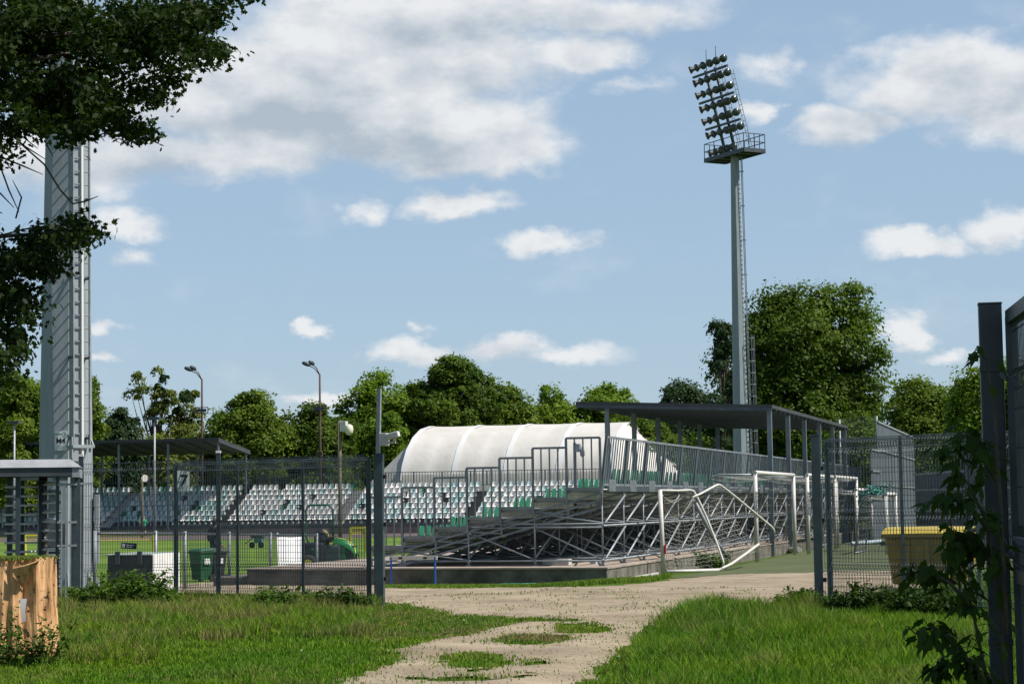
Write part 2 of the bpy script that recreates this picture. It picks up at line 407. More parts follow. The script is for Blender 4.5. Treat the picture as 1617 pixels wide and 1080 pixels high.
tag(o, 'bare sandy track with worn wheel ruts leading through the gate', 'path', kind='structure')

def path_z(X, Y):
    """height of the bare surface (the sheet lies a little above the soil)"""
    lt = X*R2.x+Y*R2.y; d = X*F2.x+Y*F2.y
    return PZ_[np.clip(np.searchsorted(dd, d), 0, len(dd)-1), np.clip(np.searchsorted(la, lt), 0, len(la)-1)]
def sheet(name, pts, dz, material, label, cat, step=2.0):
    """flat sheet over a quad of ground points (near-left, near-right, far-right, far-left)"""
    a, b, c, d = [Vector(p) for p in pts]; n = 40
    rows = []
    for i in range(n+1):
        t = i/n; l = a.lerp(d, t); r = b.lerp(c, t)
        rows.append([(lambda p: (p.x, p.y, gz(p)+dz))(l.lerp(r, j/24)) for j in range(25)])
    o = MB().grid(rows).build(name, material); tag(o, label, cat, kind='structure'); return o
def pitch_mat():
    m = bpy.data.materials.new('mown_pitch'); m.use_nodes = True; nt = m.node_tree; N = nt.nodes; L = nt.links
    b = N['Principled BSDF']; b.inputs['Roughness'].default_value = .9; b.inputs['Specular IOR Level'].default_value = .15
    g = N.new('ShaderNodeNewGeometry'); sp = N.new('ShaderNodeSeparateXYZ'); L.new(g.outputs['Position'], sp.inputs[0])
    w = N.new('ShaderNodeMath'); w.operation = 'MULTIPLY'; L.new(sp.outputs[1], w.inputs[0]); w.inputs[1].default_value = .42
    s = N.new('ShaderNodeMath'); s.operation = 'SINE'; L.new(w.outputs[0], s.inputs[0])
    s2 = N.new('ShaderNodeMath'); s2.operation = 'MULTIPLY_ADD'; L.new(s.outputs[0], s2.inputs[0]); s2.inputs[1].default_value = 3; s2.inputs[2].default_value = .5; s2.use_clamp = True
    n = N.new('ShaderNodeTexNoise'); n.inputs['Scale'].default_value = .7; n.inputs['Detail'].default_value = 9; L.new(g.outputs['Position'], n.inputs['Vector'])
    ad = N.new('ShaderNodeMath'); ad.operation = 'MULTIPLY_ADD'; L.new(s2.outputs[0], ad.inputs[0]); ad.inputs[1].default_value = .35; L.new(n.outputs['Fac'], ad.inputs[2])
    r = N.new('ShaderNodeValToRGB'); L.new(ad.outputs[0], r.inputs[0])
    e = r.color_ramp.elements; e[0].position = .3; e[0].color = (.06, .115, .012, 1); e[1].position = .95; e[1].color = (.11, .175, .022, 1)
    L.new(r.outputs[0], b.inputs['Base Color']); return m
M_PITCH = pitch_mat()
M_TURF = mat('old_artificial_turf', (.075, .095, .028), .95, 0, 0, .7, .4, 60, col2=(.048, .06, .02))
M_TRACK = mat('track_surface', (.085, .062, .055), .9, 0, .25, .6)
sheet('pitch', [gd(-250, 44), gd(560, 54), gd(640, 141), gd(-250, 141)], .006, M_PITCH, 'mown football pitch with faint stripes', 'pitch')
sheet('running_track', [gd(-300, 141.2), gd(830, 141.2), gd(830, 163), gd(-300, 163)], .006, M_TRACK, 'dark worn running track in front of the far seats', 'track')
tp = [on_ground(1052, 913), on_ground(1640, 893)]
sheet('artificial_turf', [tp[0], tp[1], ld(34, 130), Vector((XB+.7, Y0+75, 0))], .008, M_TURF, 'faded olive artificial turf behind the near stand', 'turf')

# ------------------------------------------------------------------ grass
def grass_mat():
    m = bpy.data.materials.new('grass_blade'); m.use_nodes = True; nt = m.node_tree; N = nt.nodes; L = nt.links
    b = N['Principled BSDF']; b.inputs['Roughness'].default_value = .6; b.inputs['Specular IOR Level'].default_value = .08
    g = N.new('ShaderNodeNewGeometry'); at = N.new('ShaderNodeAttribute'); at.attribute_name = 'dry'
    mx = N.new('ShaderNodeMix'); mx.data_type = 'RGBA'; L.new(g.outputs['Random Per Island'], mx.inputs[0])
    mx.inputs[6].default_value = (.052, .145, .007, 1); mx.inputs[7].default_value = (.175, .315, .020, 1)
    pn = N.new('ShaderNodeTexNoise'); pn.inputs['Scale'].default_value = .55; pn.inputs['Detail'].default_value = 4; L.new(g.outputs['Position'], pn.inputs['Vector'])
    pr = N.new('ShaderNodeMapRange'); pr.inputs['From Min'].default_value = .38; pr.inputs['From Max'].default_value = .64; L.new(pn.outputs['Fac'], pr.inputs['Value'])
    mp = N.new('ShaderNodeMix'); mp.data_type = 'RGBA'; mp.blend_type = 'MULTIPLY'; mp.inputs[0].default_value = 1; L.new(mx.outputs[2], mp.inputs[6])
    mt_ = N.new('ShaderNodeMix'); mt_.data_type = 'RGBA'; L.new(pr.outputs[0], mt_.inputs[0]); mt_.inputs[6].default_value = (.72, .84, .9, 1); mt_.inputs[7].default_value = (1.22, 1.05, 1.0, 1); L.new(mt_.outputs[2], mp.inputs[7])
    m2 = N.new('ShaderNodeMix'); m2.data_type = 'RGBA'; L.new(at.outputs['Fac'], m2.inputs[0]); L.new(mp.outputs[2], m2.inputs[6]); m2.inputs[7].default_value = (.25, .20, .085, 1)
    L.new(m2.outputs[2], b.inputs['Base Color'])
    t = N.new('ShaderNodeBsdfTranslucent'); L.new(m2.outputs[2], t.inputs['Color'])
    ms = N.new('ShaderNodeMixShader'); ms.inputs[0].default_value = .35; L.new(b.outputs[0], ms.inputs[1]); L.new(t.outputs[0], ms.inputs[2])
    L.new(ms.outputs[0], N['Material Output'].inputs[0]); return m
M_GRASS = grass_mat()
def blades(X, Y, H, W, dry, lean=.45, name='grass', z=None):
    n = len(X); Z = zg(X, Y) if z is None else z
    a = RNG.random(n)*2*np.pi; la_ = RNG.random(n)*2*np.pi; le = H*lean*(.3+RNG.random(n))
    wx = np.cos(a)*W/2; wy = np.sin(a)*W/2; lx = np.cos(la_)*le; ly = np.sin(la_)*le
    V = np.zeros((n, 5, 3))
    V[:, 0] = np.stack([X-wx, Y-wy, Z-.01], 1); V[:, 1] = np.stack([X+wx, Y+wy, Z-.01], 1)
    V[:, 2] = np.stack([X+wx*.8+lx*.3, Y+wy*.8+ly*.3, Z+H*.55], 1); V[:, 3] = np.stack([X-wx*.8+lx*.3, Y-wy*.8+ly*.3, Z+H*.55], 1)
    V[:, 4] = np.stack([X+lx, Y+ly, Z+H*(1-.25*lean)], 1)
    b = np.arange(n)*5
    T = np.concatenate([np.stack([b, b+1, b+2], 1), np.stack([b, b+2, b+3], 1), np.stack([b+3, b+2, b+4], 1)])
    return V.reshape(-1, 3), T, np.repeat(dry, 5)
def grass_field():
    n = 760000
    d = 13+RNG.random(n)**.8*24.5
    la_ = (RNG.random(n)*2-1)*(1.6+d*.275)
    X = R2.x*la_+F2.x*d; Y = R2.y*la_+F2.y*d
    sj = np.where(RNG.random(n) < .11, .42, .10); real = path_amount(X, Y)
    ispath = path_amount(X+RNG.normal(0, 1, n)*sj, Y+RNG.normal(0, 1, n)*sj)
    x, y = px_of(np.stack([X, Y, zg(X, Y)], 1))
    patch = fbm(X*.8, Y*.8, 40); fine = fbm(X*3, Y*3, 50)
    right = (x > 900)
    islands = in_poly(x, y, [(600, 945), (1000, 945), (1000, 1180), (560, 1180)]) & ~ispath
    H = np.where(right, .13+.10*patch, .055+.035*fine)
    longl = (~right) & (y < 1012+40*(patch-.5)+np.where(x < 250, 40, 0))       # unmown belt by the fence
    H = np.where(longl, .10+.16*fine, H)
    edge = right & (y < 1000) & (x < 1290); H = np.where(edge, H*1.35, H)
    H = np.where(islands, .03+.035*fine, H)
    H *= .6+.8*RNG.random(n); H = np.where(real & ~ispath, np.minimum(H*.45, .035), H)     # thin low blades straying onto the sand
    keep = ~ispath
    stray = ispath & (RNG.random(n) < .028*(fbm(X*1.5, Y*1.5, 77) > .54)); H[stray] = .03
    keep |= stray
    dens = np.clip(1.25-(d-13)*.01, .5, 1); dens = np.where(islands, dens*.75, dens)
    keep &= RNG.random(n) < dens
    dry = np.clip((patch-.50)*2.2+RNG.random(n)*.35-.12, 0, 1)*np.where(longl, 1.25, .25)
    dry = np.where(RNG.random(n) < np.where(longl, .20, .05), .9, dry); dry = np.clip(dry+.32*np.clip((fbm(X*1.3+9, Y*1.3, 91)-.56)*6, 0, 1), 0, 1)
    H *= 1+.5*np.clip((fbm(X*2.2+31, Y*2.2, 17)-.5)*4, -.8, 1)
    dry = np.where(islands, np.clip(dry+.08, 0, 1), dry)
    X, Y, H, d, dry = X[keep], Y[keep], H[keep], d[keep], dry[keep]
    W = .006+.00026*d; W = np.where(H < .09, W*1.15, W)
    return X, Y, H, W, dry, np.where(real[keep], path_z(X, Y), zg(X, Y))
X, Y, H, W, dry, Zb = grass_field()
V, T, D_ = blades(X, Y, H, W, dry, z=Zb)
o = np_mesh('grass', V, T, M_GRASS, attrs={'dry': D_}); tag(o, 'green grass growing on both sides of the sandy track', 'grass', kind='stuff')
# seed stalks along the right verge and by the left fence
n = 1500; px = RNG.uniform(1000, 1290, n); py = 1010-RNG.random(n)*70; pts = [on_z(a, b, 0) for a, b in zip(px, py)]
n2 = 700; px2 = RNG.uniform(90, 610, n2); py2 = 950+RNG.random(n2)*45; pts += [on_z(a, b, 0) for a, b in zip(px2, py2)]
X = np.array([p.x for p in pts]); Y = np.array([p.y for p in pts]); k = ~path_amount(X, Y); X = X[k]; Y = Y[k]
V, T, D_ = blades(X, Y, .25+.22*RNG.random(len(X)), np.full(len(X), .006), np.clip(RNG.normal(.55, .25, len(X)), 0, 1), .35)
o = np_mesh('tall_grass', V, T, M_GRASS, attrs={'dry': D_}); tag(o, 'tall seeding grass stalks along the verge of the track', 'grass', kind='stuff')
# grass strip at the foot of the concrete platform and thin grass behind the gates
n = 26000; px = RNG.uniform(600, 1060, n); t = RNG.random(n); py = np.interp(px, [600, 900, 1030, 1060], [926, 927.5, 920, 912])+RNG.normal(0, 1.2, n)
dd_ = RNG.uniform(40.2, 43.2, n); pts = np.array([on_z(a, b, -.12)[:] for a, b in zip(px, py)])
V, T, D_ = blades(pts[:, 0], pts[:, 1], .04+.09*RNG.random(n), np.full(n, .015), np.clip(RNG.normal(.15, .15, n), 0, 1))
o = np_mesh('verge_grass', V, T, M_GRASS, attrs={'dry': D_}); tag(o, 'thin grass strip along the foot of the concrete platform', 'grass', kind='stuff')

# loose stones on the bare track and white flowers in the grass
def stones(n, name, label, sz, material, on_path, zoff):
    px = RNG.uniform(430, 1480, n); py = 912+RNG.random(n)**.9*168; P = np.array([on_z(a, b, 0.0)[:] for a, b in zip(px, py)]); k = path_amount(P[:, 0], P[:, 1]) == on_path; P = P[k]; m_ = len(P)
    s = sz*(.4+1.6*RNG.random(m_)**3); P[:, 2] = (path_z(P[:, 0], P[:, 1])-.002 if on_path else zg(P[:, 0], P[:, 1])+zoff)
    d6 = np.array([[1, 0, 0], [0, 1, 0], [-1, 0, 0], [0, -1, 0], [0, 0, .6], [0, 0, -.6]])
    V = P[:, None, :]+d6[None]*s[:, None, None]*(.7+.6*RNG.random((m_, 6, 1))); F6 = np.array([[0, 1, 4], [1, 2, 4], [2, 3, 4], [3, 0, 4], [1, 0, 5], [2, 1, 5], [3, 2, 5], [0, 3, 5]])
    o = np_mesh(name, V.reshape(-1, 3), (np.arange(m_)[:, None, None]*6+F6[None]).reshape(-1, 3), material); tag(o, label, 'stones' if on_path else 'flowers', kind='stuff')
stones(3800, 'gravel', 'small stones and clods scattered over the sandy track', .0095, mat('stone_grey', (.24, .20, .16), .95, 0, .4, 6), True, .022)
stones(190, 'daisies', 'few tiny white flowers dotted in the grass', .009, M_WHITE, False, .10)
# ------------------------------------------------------------------ seats
def seat_mesh(name, material, low=False):
    """moulded bucket seat facing -Y, origin on the step under it"""
    prof = [(-.24, .36), (-.22, .40), (0.0, .385), (.13, .395), (.19, .45), (.22, .60), (.245, .74), (.25, .82)]
    wid = [.19, .205, .21, .21, .21, .205, .185, .12]
    rows = []
    for (y, z), w in zip(prof, wid):
        c = .045 if z < .5 else .0; b = -.05 if z >= .45 else 0
        rows.append([(-w, y+b, z+c), (-w*.8, y+b*.3, z+c*.25), (0, y, z), (w*.8, y+b*.3, z+c*.25), (w, y+b, z+c)])
    if low: rows = [[(x*.95, y*.7-.02, (z-.36)*.92+.04) for x, y, z in r] for r in rows]
    m = MB().grid(rows); m.bx(-.05, .05, -.08, .12, 0, .05 if low else .385)
    me = m.mesh(name); me.materials.append(material); return me
def seat_mat(nm, c): return mat(nm, c, .5, 0, .12, .9)
M_SW = seat_mat('seat_white', (.66, .64, .60)); M_SA = seat_mat('seat_faded_aqua', (.36, .50, .47)); M_SL = seat_mat('seat_pale', (.53, .585, .56)); M_SG = seat_mat('seat_green', (.008, .12, .062))
SEATS = [seat_mesh('seat_'+c, m) for c, m in (('white', M_SW), ('aqua', M_SA), ('pale', M_SL), ('green', M_SG))]
SEAT_LOW = seat_mesh('seat_low', M_SG, True)
M_TERR = mat('terrace_concrete', (.13, .125, .115), .9, 0, .3, 1.5)
M_DECK = mat('deck_sheet', (.58, .595, .60), .6, 0, .22, 1.4)
M_ROOFD = mat('canopy_sheet_dark', (.045, .05, .05), .6, .2, .3, .8)
M_CPOST = mat('canopy_post', (.16, .19, .21), .5, .3, .2, 3)

# ------------------------------------------------------------------ far terraces across the pitch
PA = at_d(400, 800, 165.0); YA = PA.y
def xa(px, y):
    """world X seen at column px in the plane Y=y"""
    v = ray(px, 800); return v.x/v.y*y
ROWS, RD, RH, ZA0 = 7, .80, .42, .15
def far_terrace(x0, x1, aisles, label, colours, rail):
    zb = -.66
    t = thing('seating_terrace', label, 'stand', (x0, YA, zb))
    def loc(o): o.location = Vector(o.location)-Vector((x0, YA, zb)); return o
    for r in range(ROWS):
        m = MB().bx(0, x1-x0, r*RD, (r+1)*RD-.004, 0, ZA0+r*RH-zb); m.build('terrace_step', M_TERR, t)
    MB().bx(0, x1-x0, -1.5, -1.42, .02, .5).build('front_barrier', mat('barrier_brown', (.21, .165, .135), .8, 0, .3, 2), t)
    n = int((x1-x0)/.5)
    rnd = random.Random(int(abs(x0)*10))
    for r in range(ROWS):
        for c in range(n):
            x = (c+.5)*.5+.05
            if any(a-.5 < x0+x < a+.5 for a in aisles): continue
            k = rnd.random(); w = colours
            if rnd.random() < .025: continue
            i = 0 if k < w[0] else 2 if k < w[0]+w[1] else 1 if k < w[0]+w[1]+w[2] else 3
            o = link('seat', SEATS[i], t); o.location = (x, r*RD+.32, ZA0+r*RH-zb); o.rotation_euler = (0, 0, rnd.uniform(-.05, .05))
    for a in aisles:
        if x0 < a < x1:
            m = MB()
            for r in range(ROWS*2): m.bx(a-x0-.45, a-x0+.45, r*RD/2-.2, r*RD/2+.2, ZA0-zb+(r/2)*RH-.15, ZA0-zb+(r/2)*RH+.05)
            m.build('stairs', M_CONCL, t)
    if rail:
        yb = ROWS*RD+.1; zt = ZA0+ROWS*RH-zb
        m = MB(); m.bar((0, yb, zt+1.25), (x1-x0, yb, zt+1.25), .05); m.bar((0, yb, zt+.1), (x1-x0, yb, zt+.1), .05)
        for i in range(int((x1-x0)/.25)): m.bar((i*.25, yb, zt+.1), (i*.25, yb, zt+1.25), .035 if i % 10 else .09)
        m.build('rear_railing', M_STEELD, t)
    return t
aisl = [xa(168, YA), xa(348, YA), xa(532, YA), xa(736, YA)]
XM = aisl[1]
far_terrace(xa(-60, YA), XM, aisl, 'shaded terrace of faded white and aqua seats under the flat canopy', (.30, .30, .36), False)
far_terrace(aisl[3]+.02, xa(930, YA), aisl, 'sunlit end block of weathered white seats seen through the stepped railing', (.6, .25, .13), True)
far_terrace(XM+.02, aisl[3], aisl, 'sunlit terrace of weathered white seats in front of the white tent', (.60, .25, .13), True)

def canopy(name, label, x0, x1, y0, y1, zf, zb, front_y, posts_front, posts_back, base_f, base_b, th=.16, slope_x=False):
    """flat sheet roof on two rows of posts"""
    t = thing(name, label, 'canopy', ((x0+x1)/2, (y0+y1)/2, base_f)); L0 = Vector(t.location)
    def z_at(x, y): return zf+(zb-zf)*((x-x0)/(x1-x0) if slope_x else (y-y0)/(y1-y0))
    def pt(x, y, dz=0): return Vector((x, y, z_at(x, y)+dz))-L0
    m = MB(); vs = [pt(x0, y0), pt(x1, y0), pt(x1, y1), pt(x0, y1), pt(x0, y0, th), pt(x1, y0, th), pt(x1, y1, th), pt(x0, y1, th)]
    m.add(vs, [(3, 2, 1, 0), (4, 5, 6, 7), (0, 1, 5, 4), (1, 2, 6, 5), (2, 3, 7, 6), (3, 0, 4, 7)]); m.build('roof', M_ROOFD, t)
    # sheet ribs on the underside and edge trim
    m = MB()
    if slope_x:
        k = int((y1-y0)/1.03)
        for i in range(k+1): m.bar(pt(x0, y0+(y1-y0)*i/k, -.05), pt(x1, y0+(y1-y0)*i/k, -.05), .08, .1)
    else:
        k = int((x1-x0)/1.5)
        for i in range(k+1): m.bar(pt(x0+(x1-x0)*i/k, y0, -.07), pt(x0+(x1-x0)*i/k, y1, -.07), .08, .14)
    m.build('rafters', M_STEELD, t)
    m = MB()
    for a, b in (((x0, y0), (x1, y0)), ((x1, y0), (x1, y1)), ((x0, y1), (x1, y1)), ((x0, y0), (x0, y1))):
        m.bar(pt(*a, th*.5), pt(*b, th*.5), .05, th*1.15)
    m.build('edge_trim', M_ROOFD, t)
    for (x, y, zb_) in posts_front+posts_back:
        MB().box((x-L0.x, y-L0.y, (zb_+z_at(x, y))/2-L0.z), (.15, .15, z_at(x, y)-zb_)).build('post', M_CPOST, t)
    return t
ZL = zpx(345, 694, 163.0)
yA0 = YA-1.2; yA1 = YA+5.2; cx1 = xa(345, yA0); cx0 = xa(22, yA0)
pf = [(cx1-.25-4.55*i, yA0+.5, -.66) for i in range(5)]; pb = [(cx1-.25-4.55*i, yA1-.3, 1.0) for i in range(5)]
canopy('canopy', 'long flat dark canopy over the shaded far terrace', cx0, cx1, yA0, yA1, ZL, ZL-.9, yA0, pf, pb, -.66, 1.0, .2)

# ------------------------------------------------------------------ near stand on its concrete platform
NB, BAY, NR, RDN, RHN = 24, 2.12, 7, .79, .212
ZT = 1.90; ZPL = .18; YEND = Y0+NB*BAY; XF = XB-NR*RDN
pl_l = at_d(436, 895, 48.3)
m = MB(); zlow = -.75
prof = [(-XB+XB-0, 0)]
plat = thing('concrete_platform', 'low weathered concrete platform carrying the scaffold stand', 'platform', (XB, Y0-.75, zlow))
XP0 = pl_l.x; XP1 = XB+.28
MB().bx(XP0-XB, XP1-XB, 0, YEND-Y0+2, 0, ZPL-zlow-.05).build('base_block', M_CONC, plat, .02)
M_PTOP = mat('platform_top', (.30, .245, .20), .95, 0, .35, 1.6, .4, 30)
MB().bx(XP0-XB-.02, XP1-XB+.02, -.03, YEND-Y0+2.02, ZPL-zlow-.0495, ZPL-zlow).build('top_slab', M_PTOP, plat, .01)
MB().bx(XP0-XB-.9, XP0-XB-.004, .1, 3, 0, ZPL-zlow-.2).build('step', M_CONC, plat, .02)
# blocks showing at the right end wall
rb = random.Random(3)
for i in range(5):
    for r in range(2):
        y = .02+i*.95+(r*.4); MB().bx(XP1-XB, XP1-XB+.05+rb.random()*.03, y, y+.92, zlow+.9+r*.36-.22, zlow+.9+r*.36+.12).build('wall_block', M_CONCL, plat, .015)

st = thing('scaffold_stand', 'grey steel scaffold grandstand with stepped side railing and green seats', 'stand', (XB, Y0, ZPL))
def frame_mesh():
    m = MB(); z0 = 0.0; T = ZT-ZPL
    for k in (0, 2, 4, 6):                                    # uprights
        x = -k*RDN; top = T-k*RHN-.06; m.tube([(x, 0, z0+.02), (x, 0, top)], .021, 6); m.box((x, 0, .015), (.12, .12, .03)); m.tube([(x, 0, 0), (x, 0, .16)], .034, 6)
    for off in (.08, .24, .40):                                     # raking stringers
        m.bar((0.0, 0, T-off), (-NR*RDN, 0, T-NR*RHN-off), .035, .045)
    for k in range(NR+1):
        m.bar((-k*RDN, 0, T-k*RHN-.36), (-k*RDN, 0, T-k*RHN-.02), .04)
        if k < NR: m.bar((-k*RDN, 0, T-k*RHN-.34), (-(k+1)*RDN, 0, T-(k+1)*RHN-.08), .03)
        if k < NR: m.bar((-k*RDN, 0, T-k*RHN-.045), (-(k+1)*RDN+.02, 0, T-k*RHN-.045), .05, .06)
    m.tube([(0, 0, .95), (-4*RDN, 0, .95)], .024, 6); m.tube([(0, 0, .87), (-4*RDN, 0, .87)], .024, 6); m.tube([(0, 0, .12), (-6*RDN, 0, .12)], .024, 6)
    m.tube([(-2*RDN, 0, .86), (0, 0, .14)], .022, 6); m.tube([(-4*RDN, 0, T-4*RHN-.1), (-2*RDN, 0, .14)], .022, 6); m.tube([(-6*RDN, 0, T-6*RHN-.1), (-4*RDN, 0, .14)], .022, 6)
    m.tube([(-2*RDN, 0, T-2*RHN-.1), (0, 0, .97)], .022, 6)
    me = m.mesh('support_frame'); me.materials.append(M_STEEL); return me
fm = frame_mesh()
for b in range(NB+1):
    o = link('support_frame', fm, st); o.location = (0, b*BAY, 0)
L_ = NB*BAY; T_ = ZT-ZPL
for k in range(NR):
    MB().bx(-(k+1)*RDN+.012, -k*RDN-.004, -.04, L_+.04, T_-k*RHN-.012, T_-k*RHN+.012).build('deck_board', M_DECK, st)
    m = MB()
    for q_ in range(3): m.bx(-(k+1)*RDN-.008, -(k+1)*RDN+.010, -.04, L_+.04, T_-(k+1)*RHN+.02+q_*.062, T_-(k+1)*RHN+.075+q_*.062)
    m.build('riser', M_DECK, st)
for x, z in ((0, .12), (0, .90), (-2*RDN, .12), (-2*RDN, .9), (-4*RDN, .12), (-4*RDN, .75), (-6*RDN, .12)):
    MB().tube([(x+.045, -.1, z), (x+.045, L_+.1, z)], .026, 6).build('ledger_tube', M_STEEL, st)
def diag(z0, z1, nm):
    m = MB().tube([(.05, .05, z0), (.05, BAY-.05, z1)], .025, 6); me = m.mesh(nm); me.materials.append(M_GALV); return me
d0, d1 = diag(.16, .86, 'brace'), diag(.96, T_-.14, 'brace')
for b in range(NB):
    for me in (d0, d1):
        o = link('brace', me, st); o.location = (0, b*BAY, 0)
        for k in (2, 4):
            if k == 4 and me is d1: continue
            o2 = link('brace', me, st); o2.location = (-k*RDN-.08, b*BAY, 0)
            if me is d1: o2.scale = (1, 1, .74); o2.location.z = .1
# guard railing along the back, leaning out
M_STEELP = mat('railing_post_grey', (.10, .115, .125), .55, .2, .2, 3)
def back_rail():
    m = MB(); lean = .14; z0, z1 = T_+.10, T_+1.17
    m.bar((lean, 0, z1), (lean, BAY, z1), .05); m.bar((.01, 0, z0), (.01, BAY, z0), .05)
    for i in range(1, 9): y = BAY*i/9; m.bar((.01, y, z0), (lean, y, z1), .035, .02, up=(1, 0, 0))
    me = m.mesh('railing_panel'); me.materials.append(M_STEEL)
    p = MB().bar((-.01, 0, T_-.1), (lean, 0, z1+.02), .13, .05, up=(1, 0, 0)); pm = p.mesh('railing_post'); pm.materials.append(M_STEELP)
    k = MB().bx(-.02, .05, .55, 1.2, T_-.05, T_+.22)
    for i in range(7): k.bx(.05, .062, .6+i*.085, .64+i*.085, T_-.045, T_+.215)
    km = k.mesh('kick_plate'); km.materials.append(M_GALV)
    e = MB().bx(-.03, .045, 1.25, BAY+.5, T_-.05, T_+.07); em = e.mesh('edge_beam'); em.materials.append(M_STEELD)
    return (('railing_panel', me), ('railing_post', pm), ('kick_plate', km), ('edge_beam', em))
br = back_rail()
for b in range(NB):
    for nm, me in br:
        o = link(nm, me, st); o.location = (0, b*BAY, 0)
# stepped railing on the end side
def step_rail():
    m = MB(); h = 1.16
    m.bar((0, 0, h), (-RDN, 0, h), .05); m.bar((0, 0, .02), (-RDN, 0, .02), .05)
    for i in range(5): x = -RDN*i/4; m.bar((x, 0, -.1 if i in (0, 4) else .02), (x, 0, h), .05 if i in (0, 4) else .03)
    me = m.mesh('step_railing'); me.materials.append(M_STEEL); return me
sr = step_rail()
for k in range(NR):
    o = link('step_railing', sr, st); o.location = (-k*RDN-.01, -.06, T_-k*RHN)
for k in range(NR):
    for c in range(97):
        if k > 1 and c > 14: continue
        if k == 1 and c > 80: continue
        if 3 < c % 22 < 6 and c > 6: continue
        o = link('seat', SEAT_LOW, st); o.location = (-k*RDN-.22, 1.6+c*.5, T_-k*RHN+.012); o.rotation_euler = (0, 0, R(-90))
# roof over the middle of the near stand
pr = at_d(1218, 644, 66.0); pl = at_d(910, 639, 67.9)
xr, y_ = pr.x, pr.y; xl = xr-6.67
zr_, zl_ = pr.z, pl.z; LEN = 21.0
zb_r = lambda x, y: float(zg(x, y))
pfront = [(xl+1.0, y_+.3+4.1*i, ZT-1.3) for i in range(6)]
pback = [(xr-.12, y_+.3+4.1*i, zb_r(xr, y_+4.1*i)) for i in range(6)]
c2 = canopy('stand_canopy', 'dark sheet canopy on grey posts over the scaffold stand', xl, xr, y_, y_+LEN, zl_, zr_, y_, pfront, pback, -.12, -.12, .10, True)

# ------------------------------------------------------------------ white tent hall
M_TENT = mat('tent_fabric', (.52, .50, .46), .7, 0, .10, .35, .35, 1.2)
M_TENTB = mat('tent_seam', (.60, .60, .59), .6)
M_SKIRT = mat('tent_skirt', (.50, .475, .42), .8, 0, .15, .5)
M_TENT.node_tree.nodes['Bump'].inputs['Distance'].default_value = .10
PT = at_d(634, 757, 186.0); XT, YT = PT.x, PT.y; BAYT = 5.0
ARC = [(0, -.65), (.05, 1.5), (.25, 3.4), (.9, 5.2), (2.2, 6.75), (4.0, 7.95), (6.3, 8.8), (9.0, 9.2)]
ARC = ARC+[(18-y, z) for y, z in reversed(ARC[:-1])]
tent = thing('tent_hall', 'big white arched tent hall behind the far seats', 'tent', (XT, YT, -.65))
def arch(x, k=1.0, push=0.0): return [(x, y+push, (z+.65)*k) for y, z in ARC]
def sag(x, i, nb=4):
    return [(x, y+.12*math.sin(i*2.1)*math.sin(j*.45), (z+.65)-(.06*math.sin(math.pi*(i/nb)))*(1 if 2 < j < 13 else .3)) for j, (y, z) in enumerate(ARC)]
for b in range(4):
    rows = [sag(b*BAYT+BAYT*i/6, i, 6) for i in range(7)]
    MB().grid(rows).build('roof_sheet', M_TENT, tent)
for b in range(5):
    m = MB(); P = arch(b*BAYT)
    m.grid([[(x-.27, y+(-.05 if y < 9 else .05), z+.05) for x, y, z in P], [(x+.27, y+(-.05 if y < 9 else .05), z+.05) for x, y, z in P]]); m.build('arch_band', M_TENTB, tent)
for sx, sgn in ((0, -1), (4*BAYT, 1)):
    P = arch(sx); rows = []
    for i in range(7):
        t = i/6; rows.append([(x+sgn*10.5*t, 9+(y-9)*(1-.18*t), z*(1-t)-(.25*math.sin(math.pi*t) if z > 1 else 0)) for x, y, z in P])
    MB().grid(rows).build('end_sheet', M_TENT, tent)
m = MB(); m.grid([[(x, -.10, 0) for x in (-.1, 20.1)], [(x, -.06, 2.2) for x in (-.1, 20.1)], [(x, .12, 4.2) for x in (-.1, 20.1)], [(x, .36, 5.05) for x in (-.1, 20.1)]]); m.build('side_skirt', M_SKIRT, tent)
# ------------------------------------------------------------------ lettering
def text_mesh(txt, size, material, parent, mtx, name='lettering', offset=0.0, align='CENTER'):
    cu = bpy.data.curves.new('t', 'FONT'); cu.body = txt; cu.size = size; cu.align_x = align; cu.align_y = 'CENTER'; cu.offset = offset; cu.extrude = .002
    to = bpy.data.objects.new('t', cu); COL.objects.link(to); bpy.context.view_layer.update()
    me = bpy.data.meshes.new_from_object(to.evaluated_get(bpy.context.evaluated_depsgraph_get()))
    bpy.data.objects.remove(to); me.materials.clear(); me.materials.append(material)
    o = link(name, me, parent); o.matrix_local = mtx; return o
M_INK = mat('black_ink', (.01, .01, .012), .6); M_PLATE = mat('sign_plate', (.62, .64, .63), .5, 0, .1, 6); M_INKG = mat('green_ink', (.02, .11, .06), .6)
M_PLATEG = mat('sign_plate_grey', (.30, .35, .33), .6, 0, .12, 6)

# ------------------------------------------------------------------ near floodlight mast
def mast_shaft(t, r0, r1, h, rot, segs=6):
    m = MB(); n = 8
    for i in range(segs):
        a, b = i/segs, (i+1)/segs
        vs = []
        for tt in (a, b):
            r = r0+(r1-r0)*tt
            for j in range(n):
                q = rot+2*math.pi*j/n; vs.append((r*math.cos(q), r*math.sin(q), h*tt))
        m.add(vs, [(j, (j+1) % n, n+(j+1) % n, n+j) for j in range(n)])
    return m.build('shaft', M_MAST, t)
pm = gd(103.6, 42.6); base = pm.copy()
mz = base.z
nm_ = thing('floodlight_mast', 'broad octagonal steel floodlight mast beside the turnstile with an M4 plate', 'mast', base)
HM = 24.0; r0, r1 = .60, .27
tocam = math.atan2(-base.y, -base.x)                 # direction mast -> camera
